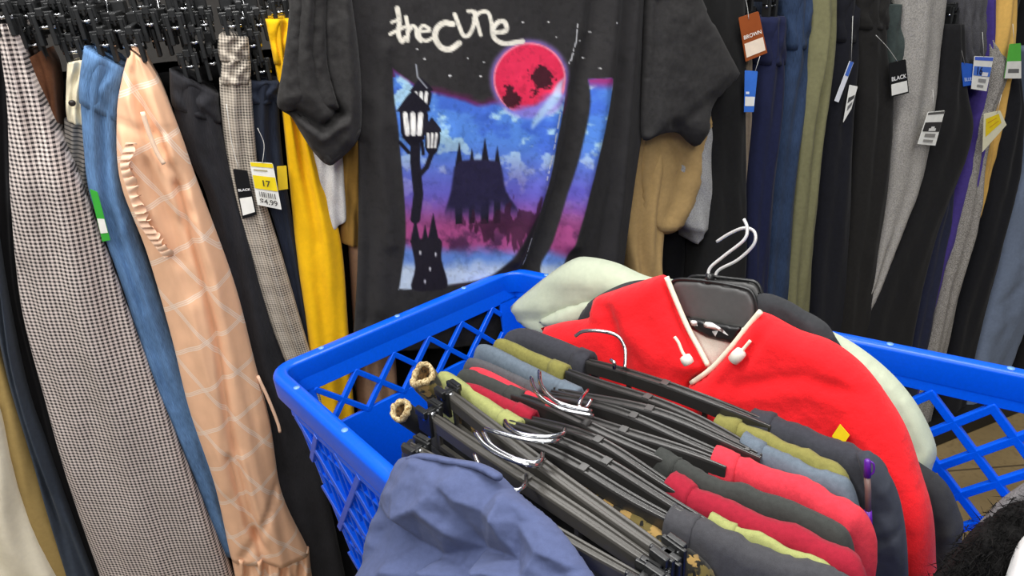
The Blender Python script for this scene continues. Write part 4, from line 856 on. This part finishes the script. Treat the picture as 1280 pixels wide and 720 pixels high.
def facets(px, py, pts):
    P = np.array([p[:2] for p in pts], float); hh = np.array([p[2] for p in pts])
    r_ = delaunay_2d_cdt([Vector(p) for p in P], [], [], 0, 1e-4); V2 = np.array([tuple(q) for q in r_[0]]); Hh = np.array([hh[o[0]] for o in r_[3]]); out = np.zeros(px.shape)
    for a, b, c in r_[2]:
        A, B, Cc = V2[a], V2[b], V2[c]; det = (B[1]-Cc[1])*(A[0]-Cc[0])+(Cc[0]-B[0])*(A[1]-Cc[1])
        l1 = ((B[1]-Cc[1])*(px-Cc[0])+(Cc[0]-B[0])*(py-Cc[1]))/det; l2 = ((Cc[1]-A[1])*(px-Cc[0])+(A[0]-Cc[0])*(py-Cc[1]))/det; l3 = 1-l1-l2
        k = (l1 >= -1e-6) & (l2 >= -1e-6) & (l3 >= -1e-6); out[k] = (l1*Hh[a]+l2*Hh[b]+l3*Hh[c])[k]
    return out
res = puffy([(506, 572), (530, 567), (568, 574), (600, 580), (626, 594), (652, 618), (690, 650), (722, 690), (756, 745), (770, 800), (430, 800), (446, 730), (462, 668), (478, 632), (492, 600)], nvP, .020, 3, 18, off=.022, seed=8, rough=.0008, crum=.006, lam=30)
v, f, uv, (px, py) = res; hgt = facets(px+5*(fbm(px/25, py/25, 4)-.5), py+5*(fbm(px/25, py/25, 5)-.5), FAC)*.016; v = v.copy(); v[:len(px)] += hgt[:, None]*nvP.n
link('trouser_leg', v, f, nvm, nv, uv=uv)
v, f, uv, _ = puffy([(508, 571), (530, 566), (568, 573), (602, 579), (628, 593), (622, 602), (598, 590), (566, 583), (530, 577), (506, 581)], nvP, .010, 4, 6, off=.046, seed=9); link('waistband', v, f, nvm, nv, uv=uv)

# red fleece, jackets and their hangers at the back
dBC = uBC/np.linalg.norm(uBC); q0 = pxw((930, 500), 1.0)
u1 = pxw((930, 508), 1.0)-pxw((735, 440), 1.0); u1[2] = 0; u1 /= np.linalg.norm(u1)
rdP = Plane(q0+np.array([-u1[1], u1[0], 0])*.065, u1, math.radians(12))
if rdP.n@(O-rdP.P) < 0: rdP.n = -rdP.n
if rdP.n[2] < 0: print('lean?')
RED = fabric((238, 30, 38), .07, sheen=.1, weave=700, soft=120, bump=.0012)
PALE = fabric((238, 226, 204), .04)
rf = thing('fleece_pullover', rdP.hit(np.array(920.), np.array(700.)), 'bright red fleece pullover with pale trim standing at the back of the cart', 'fleece pullover')
v, f, uv, _ = puffy([(676, 410), (706, 402), (738, 396), (742, 374), (770, 362), (800, 352), (826, 344), (835, 347), (846, 376), (860, 410), (874, 436), (886, 458), (864, 480), (900, 520), (930, 600), (900, 660), (820, 620), (740, 520)], rdP, .034, 5, 24, seed=1,
    creases=[([(742, 376), (772, 384), (782, 420), (800, 470)], -.008, 8), ([(782, 372), (800, 410), (830, 440)], .006, 14), ([(690, 412), (760, 402)], -.004, 6)], rough=.0009)
link('front_half', v, f, RED, rf, uv=uv)
v, f, uv, _ = puffy([(951, 389), (966, 394), (1000, 412), (1040, 426), (1078, 454), (1108, 492), (1134, 536), (1152, 590), (1166, 640), (1170, 700), (1168, 780), (1060, 800), (960, 700), (900, 560), (868, 500), (862, 480), (888, 462), (914, 434), (934, 408)], rdP, .036, 5, 26, seed=2, off=.012,
    creases=[([(970, 400), (946, 440), (912, 474)], -.006, 7), ([(930, 474), (1010, 462), (1090, 486)], -.004, 7), ([(940, 492), (1020, 484), (1070, 500)], .003, 9), ([(1080, 520), (1120, 600), (1140, 700)], .008, 18)], rough=.0009)
link('front_half', v, f, RED, rf, uv=uv)
def ribbon(pl, pts, off, r, name, mat, parent):
    return MB().tube(smoothline([pl.hit(np.array(float(x)), np.array(float(y)), off) for x, y in pts], 6), r, 8).build(name, mat, parent, True)
ribbon(rdP, [(833, 346), (846, 378), (860, 410), (874, 436), (885, 457)], .016, .0042, 'collar_trim', PALE, rf)
ribbon(rdP, [(951, 389), (934, 409), (914, 434), (890, 460), (864, 479)], .030, .0042, 'collar_trim', PALE, rf)
v, f, uv, _ = puffy([(846, 396), (900, 410), (940, 412), (910, 446), (880, 490), (866, 470), (850, 430)], rdP, .008, 5, 14, off=-.008); link('lining', v, f, heather((214, 218, 206), (200, 204, 192)), rf, uv=uv)
for cord, tog in (([(843, 421), (848, 428), (853, 440), (857, 446)], [(855, 444), (862, 456)]), ([(938, 426), (932, 433), (926, 440)], [(928, 438), (915, 452)])):
    ribbon(rdP, cord, .05, .0025, 'drawcord', PALE, rf)
    a, b = (rdP.hit(np.array(float(x)), np.array(float(y)), .052) for x, y in tog); MB().tube([a, a*.9+b*.1, a*.5+b*.5, a*.1+b*.9, b], [.004, .0085, .0095, .0085, .004], 14).build('cord_toggle', plain((226, 222, 212), .35), rf, True)
price_tag(rf, [(1040, 545), (1050, 530), (1062, 544), (1052, 560)], rdP, .062, (244, 210, 30), label='tip of a yellow tag', name='price_tag')
# dark jacket behind the fleece
bkP = rdP.moved(-.055); DKJ = fabric((50, 51, 54), .15)
dj = thing('jacket', bkP.hit(np.array(950.), np.array(640.)), 'dark charcoal jacket squeezed between the red fleece and the mint jacket', 'jacket', 'jackets at the back of the cart')
v, f, uv, _ = puffy([(722, 400), (736, 378), (770, 358), (800, 350), (840, 352), (900, 366), (948, 370), (975, 374), (1000, 385), (1030, 402), (1050, 430), (1075, 470), (1130, 560), (1180, 600), (1200, 640), (1204, 664), (1190, 720), (1130, 760), (900, 700), (760, 520)], bkP, .026, 6, 22, seed=3, creases=[([(985, 378), (1000, 400), (1040, 430)], .006, 7)]); link('body', v, f, DKJ, dj, uv=uv)
v, f, uv, _ = puffy([(946, 366), (966, 368), (990, 378), (1012, 392), (1034, 405), (1046, 428), (1030, 434), (990, 412), (950, 392)], bkP, .02, 4, 12, off=.02, seed=4); link('collar', v, f, DKJ, dj, uv=uv)
# mint jacket
mtP = rdP.moved(-.10); MINT = fabric((182, 190, 168), .05, bump=.0015)
mj = thing('jacket', mtP.hit(np.array(900.), np.array(640.)), 'pale mint green jacket at the very back of the cart behind the red fleece', 'jacket', 'jackets at the back of the cart')
v, f, uv, _ = puffy([(638, 384), (650, 372), (690, 340), (716, 324), (734, 321), (770, 328), (812, 346), (860, 352), (940, 380), (1010, 402), (1036, 412), (1072, 432), (1110, 462), (1140, 496), (1160, 530), (1171, 562), (1166, 582), (1150, 600), (1000, 700), (760, 560), (690, 440), (650, 404)], mtP, .040, 6, 34, seed=5,
    creases=[([(640, 392), (690, 396), (740, 382), (790, 366)], -.008, 6), ([(700, 340), (740, 350), (800, 352)], .006, 16), ([(1100, 470), (1130, 510), (1150, 560)], -.006, 8)]); link('body', v, f, MINT, mj, uv=uv)
v, f, uv, _ = puffy([(668, 402), (690, 390), (720, 378), (760, 368), (790, 366), (760, 396), (700, 412)], mtP, .02, 5, 14, off=.03, seed=6); link('hood_edge', v, f, MINT, mj, uv=uv)
# wide hangers at the neck of the fleece
GP = plain((80, 80, 80), .42, .5, bump=.0004, bscale=120)
for k, (poly, off, lab, hook, stem) in enumerate([
    ([(838, 354), (850, 349), (888, 352), (926, 359), (940, 366), (946, 384), (944, 402), (934, 414), (896, 406), (852, 396), (842, 376)], -.022, 'wide black plastic hanger plate inside the neck of the red fleece', [(886, 352), (887, 336), (905, 320), (930, 300), (934, 285), (930, 274)], [(886, 354), (887, 342)]),
    ([(858, 350), (872, 345), (930, 350), (946, 354), (952, 366), (954, 380), (946, 400), (880, 392)], -.040, 'second wide black hanger plate just behind the first at the fleece neck', [(893, 352), (898, 338), (922, 325), (942, 306), (943, 290), (930, 285), (912, 292), (896, 302)], [(893, 356), (895, 344)])]):
    h = thing('plate_hanger', rdP.hit(np.array(893.), np.array(380.), off), lab, 'hanger', 'plate hangers at the fleece neck')
    v, f, uv, _ = puffy(poly, rdP, .006, 4, 5, off=off, back=1, rough=.0001, smoothp=True); link('plate', v, f, GP, h, uv=uv)
    rim = smoothline(poly+poly[:1], 4); MB().tube([rdP.hit(np.array(x), np.array(y), off+.004) for x, y in rim], .0028, 8).build('plate_edge', BLACKP, h, True)
    MB().tube([rdP.hit(np.array(float(x)), np.array(float(y)), off) for x, y in stem], .0065, 8).build('hook_socket', BLACKP, h, True)
    MB().tube(smoothline([rdP.hit(np.array(float(x)), np.array(float(y)), off-.004*i) for i, (x, y) in enumerate(hook)], 6), .0026, 8).build('hook', plain((228, 228, 226), .25, .5, .3), h, True)
# printed label inside the neck
v, f, uv, _ = puffy([(856, 396), (928, 409), (918, 430), (884, 422), (862, 410)], rdP, .003, 3, 4, off=.006, back=1, rough=0, smoothp=False); nl = link('neck_label', v, f, plain((16, 16, 18), .4), rf, uv=uv)
for pg in ([(862, 400), (871, 401), (872, 408), (864, 407)], [(879, 402), (890, 403), (904, 412), (911, 420), (898, 413), (880, 409)], [(890, 414), (898, 413), (894, 421)]):
    v, f, uv, _ = puffy(pg, rdP, .001, 3, 2, off=.011, rough=0, smoothp=False); link('label_print', v, f, plain((240, 240, 238), .4), nl, uv=uv)
# sleeve of the back sweatshirt
sl = [o for o in C.objects if o.type == 'EMPTY' and str(o.get('label', '')).startswith('dark charcoal sweatshirt')][0]
slP = Plane(pxw((1100, 590), .985), uBC, math.radians(6))
if slP.n@(O-slP.P) < 0: slP.n = -slP.n
v, f, uv, _ = puffy([(1070, 566), (1088, 564), (1108, 586), (1124, 620), (1133, 670), (1136, 730), (1138, 800), (1072, 800), (1080, 730), (1086, 680), (1082, 620)], slP, .022, 5, 16, creases=[([(1092, 668), (1128, 655)], -.005, 3)], off=.01); link('sleeve', v, f, fabric((58, 62, 72), .12), sl, uv=uv)
# marker pen and clip hanging at the ends
pn = thing('marker_pen', slP.hit(np.array(1084.), np.array(620.), .05), 'purple marker pen stuck upright at the end of the coral sweatshirt', 'pen')
def slp(x, y): return slP.hit(np.array(float(x)), np.array(float(y)), .052)
PU = plain((92, 30, 150), .35)
MB().tube([slp(1084.5, 574), slp(1084.5, 576), slp(1084, 596)], [.002, .0038, .0042], 12).build('cap', PU, pn, True)
MB().tube([slp(1084, 596), slp(1085, 612), slp(1085, 638)], .0036, 12).build('barrel', plain((120, 96, 90), .4), pn, True)
MB().tube([slp(1085, 638), slp(1086, 656), slp(1086, 658)], [.0042, .0042, .003], 12).build('end_cap', PU, pn, True)
MB().tube(smoothline([slp(1086, 576), slp(1092, 580), slp(1092, 590), slp(1087, 594)], 5), .0012, 6).build('pocket_clip', PU, pn, True)
kc = thing('key_clip', slp(1086, 676), 'small grey green clip under the purple marker pen', 'clip')
m = MB(); m.bar(slp(1085, 661), slp(1085, 680), .014, .006, slP.n); bevel(m.build('buckle', plain((70, 84, 80), .4), kc), .001)
MB().tube(smoothline([slp(1082, 682), slp(1080, 690), slp(1085, 698), slp(1090, 690), slp(1088, 682)], 5), .0016, 6).build('split_ring', CHROME, kc, True)
# faux fur coat, silver scarf and white cloth at the near corner
fuz = Plane(pxw((1235, 670), .98), uBC, math.radians(50))
if fuz.n@(O-fuz.P) < 0: fuz.n = -fuz.n
FB = fabric((15, 14, 14), .3, sheen=.0, weave=300, soft=90, bump=.004)
fc = thing('fur_coat', fuz.hit(np.array(1240.), np.array(720.)), 'black faux fur coat bunched at the near corner of the cart', 'coat')
v, f, uv, _ = puffy([(1296, 622), (1300, 760), (1150, 790), (1162, 730), (1186, 700), (1206, 672), (1232, 646), (1262, 628)], fuz, .045, 6, 30, und=.03, seed=3, rough=.006); link('body', v, f, FB, fc, uv=uv)
c0 = v.mean(0)-fuz.n*.05; rg = []
for j, z in enumerate(np.linspace(c0[2]+.02, ZB+.012, 14)):
    k = min(1, .45+j*.09); rg.append([c0*[1, 1, 0]+[0, 0, z]+fuz.t*(.085*k*math.cos(a)*(1+.07*math.sin(5*a+j*.3)))+fuz.n0*(.05*k*math.sin(a)*(1+.07*math.sin(4*a)))+fuz.n0*-.0 for a in np.linspace(0, 2*math.pi, 28, endpoint=False)])
MB().rings(rg).build('coat_skirt', FB, fc, True)
m = MB(); r_ = np.random.default_rng(3)
vv = v[:len(v)//2]; cv = vv.mean(0)
for i in range(2600):
    p = vv[r_.integers(len(vv))]+r_.normal(0, .003, 3); d = fuz.n*.8+r_.normal(0, .5, 3)+np.array([-.3, 0, -.4]); d /= np.linalg.norm(d); L = .012+.010*r_.random(); sd_ = np.cross(d, r_.normal(0, 1, 3)); sd_ /= np.linalg.norm(sd_)
    m.add([p-sd_*.0007, p+sd_*.0007, p+d*L+np.array([0, 0, -.004])], [(0, 1, 2)])
fo = m.build('fur_pile', FB, fc); fo['kind'] = 'stuff'
sc = thing('scarf', fuz.hit(np.array(1265.), np.array(620.), -.02), 'silver grey ribbed scarf lying over the black faux fur coat', 'scarf')
v, f, uv, _ = puffy([(1300, 590), (1300, 640), (1262, 640), (1232, 662), (1214, 668), (1228, 648), (1256, 620)], fuz, .014, 4, 9, off=.0, creases=[([(1230, 656), (1260, 630), (1300, 605)], .004, 2), ([(1226, 662), (1258, 638), (1300, 622)], -.004, 2)]); link('body', v, f, heather((112, 110, 112), (74, 72, 74)), sc, uv=uv)
wc = thing('sweater', fuz.hit(np.array(1285.), np.array(700.), .05), 'white knit sweater edge beside the black faux fur coat', 'sweater')
v, f, uv, _ = puffy([(1300, 660), (1300, 780), (1245, 780), (1262, 705), (1278, 672)], fuz, .02, 5, 12, off=.055); link('body', v, f, fabric((230, 230, 228), .05), wc, uv=uv)

# ------------------------------------------------------------------ light
w = bpy.data.worlds.new('shop'); S.world = w; w.use_nodes = True
w.node_tree.nodes['Background'].inputs[0].default_value = (.95, .97, 1, 1); w.node_tree.nodes['Background'].inputs[1].default_value = .2
def area(loc, size, energy, tgt=None, col=(1, .98, .95)):
    l = bpy.data.lights.new('ceiling_and_added_light', 'AREA'); l.shape = 'RECTANGLE'; l.size, l.size_y = size; l.energy = energy; l.color = col
    o = bpy.data.objects.new('ceiling_and_added_light', l); C.objects.link(o); o.location = loc
    d = Vector(tgt or (loc[0], loc[1], 0))-Vector(loc); o.rotation_euler = d.to_track_quat('-Z', 'Y').to_euler()
area((-1.1, .1, 2.9), (.5, 1.6), 46); area((1.0, -.1, 2.9), (.5, 1.6), 24); area((.1, .9, 2.9), (1.8, .35), 36)
area((0, -1.5, 2.8), (1.6, .5), 26, (0, 1.2, .9)); area((.2, 2.7, 2.9), (2.6, .5), 34, (.2, 1.2, .6))  # last lamp, beyond the rack, is added for highlights on the hangers
S.view_settings.view_transform = 'Standard'; S.view_settings.look = 'None'; S.view_settings.exposure = 0.0; S.view_settings.gamma = 1; S.view_settings.use_curve_mapping = False
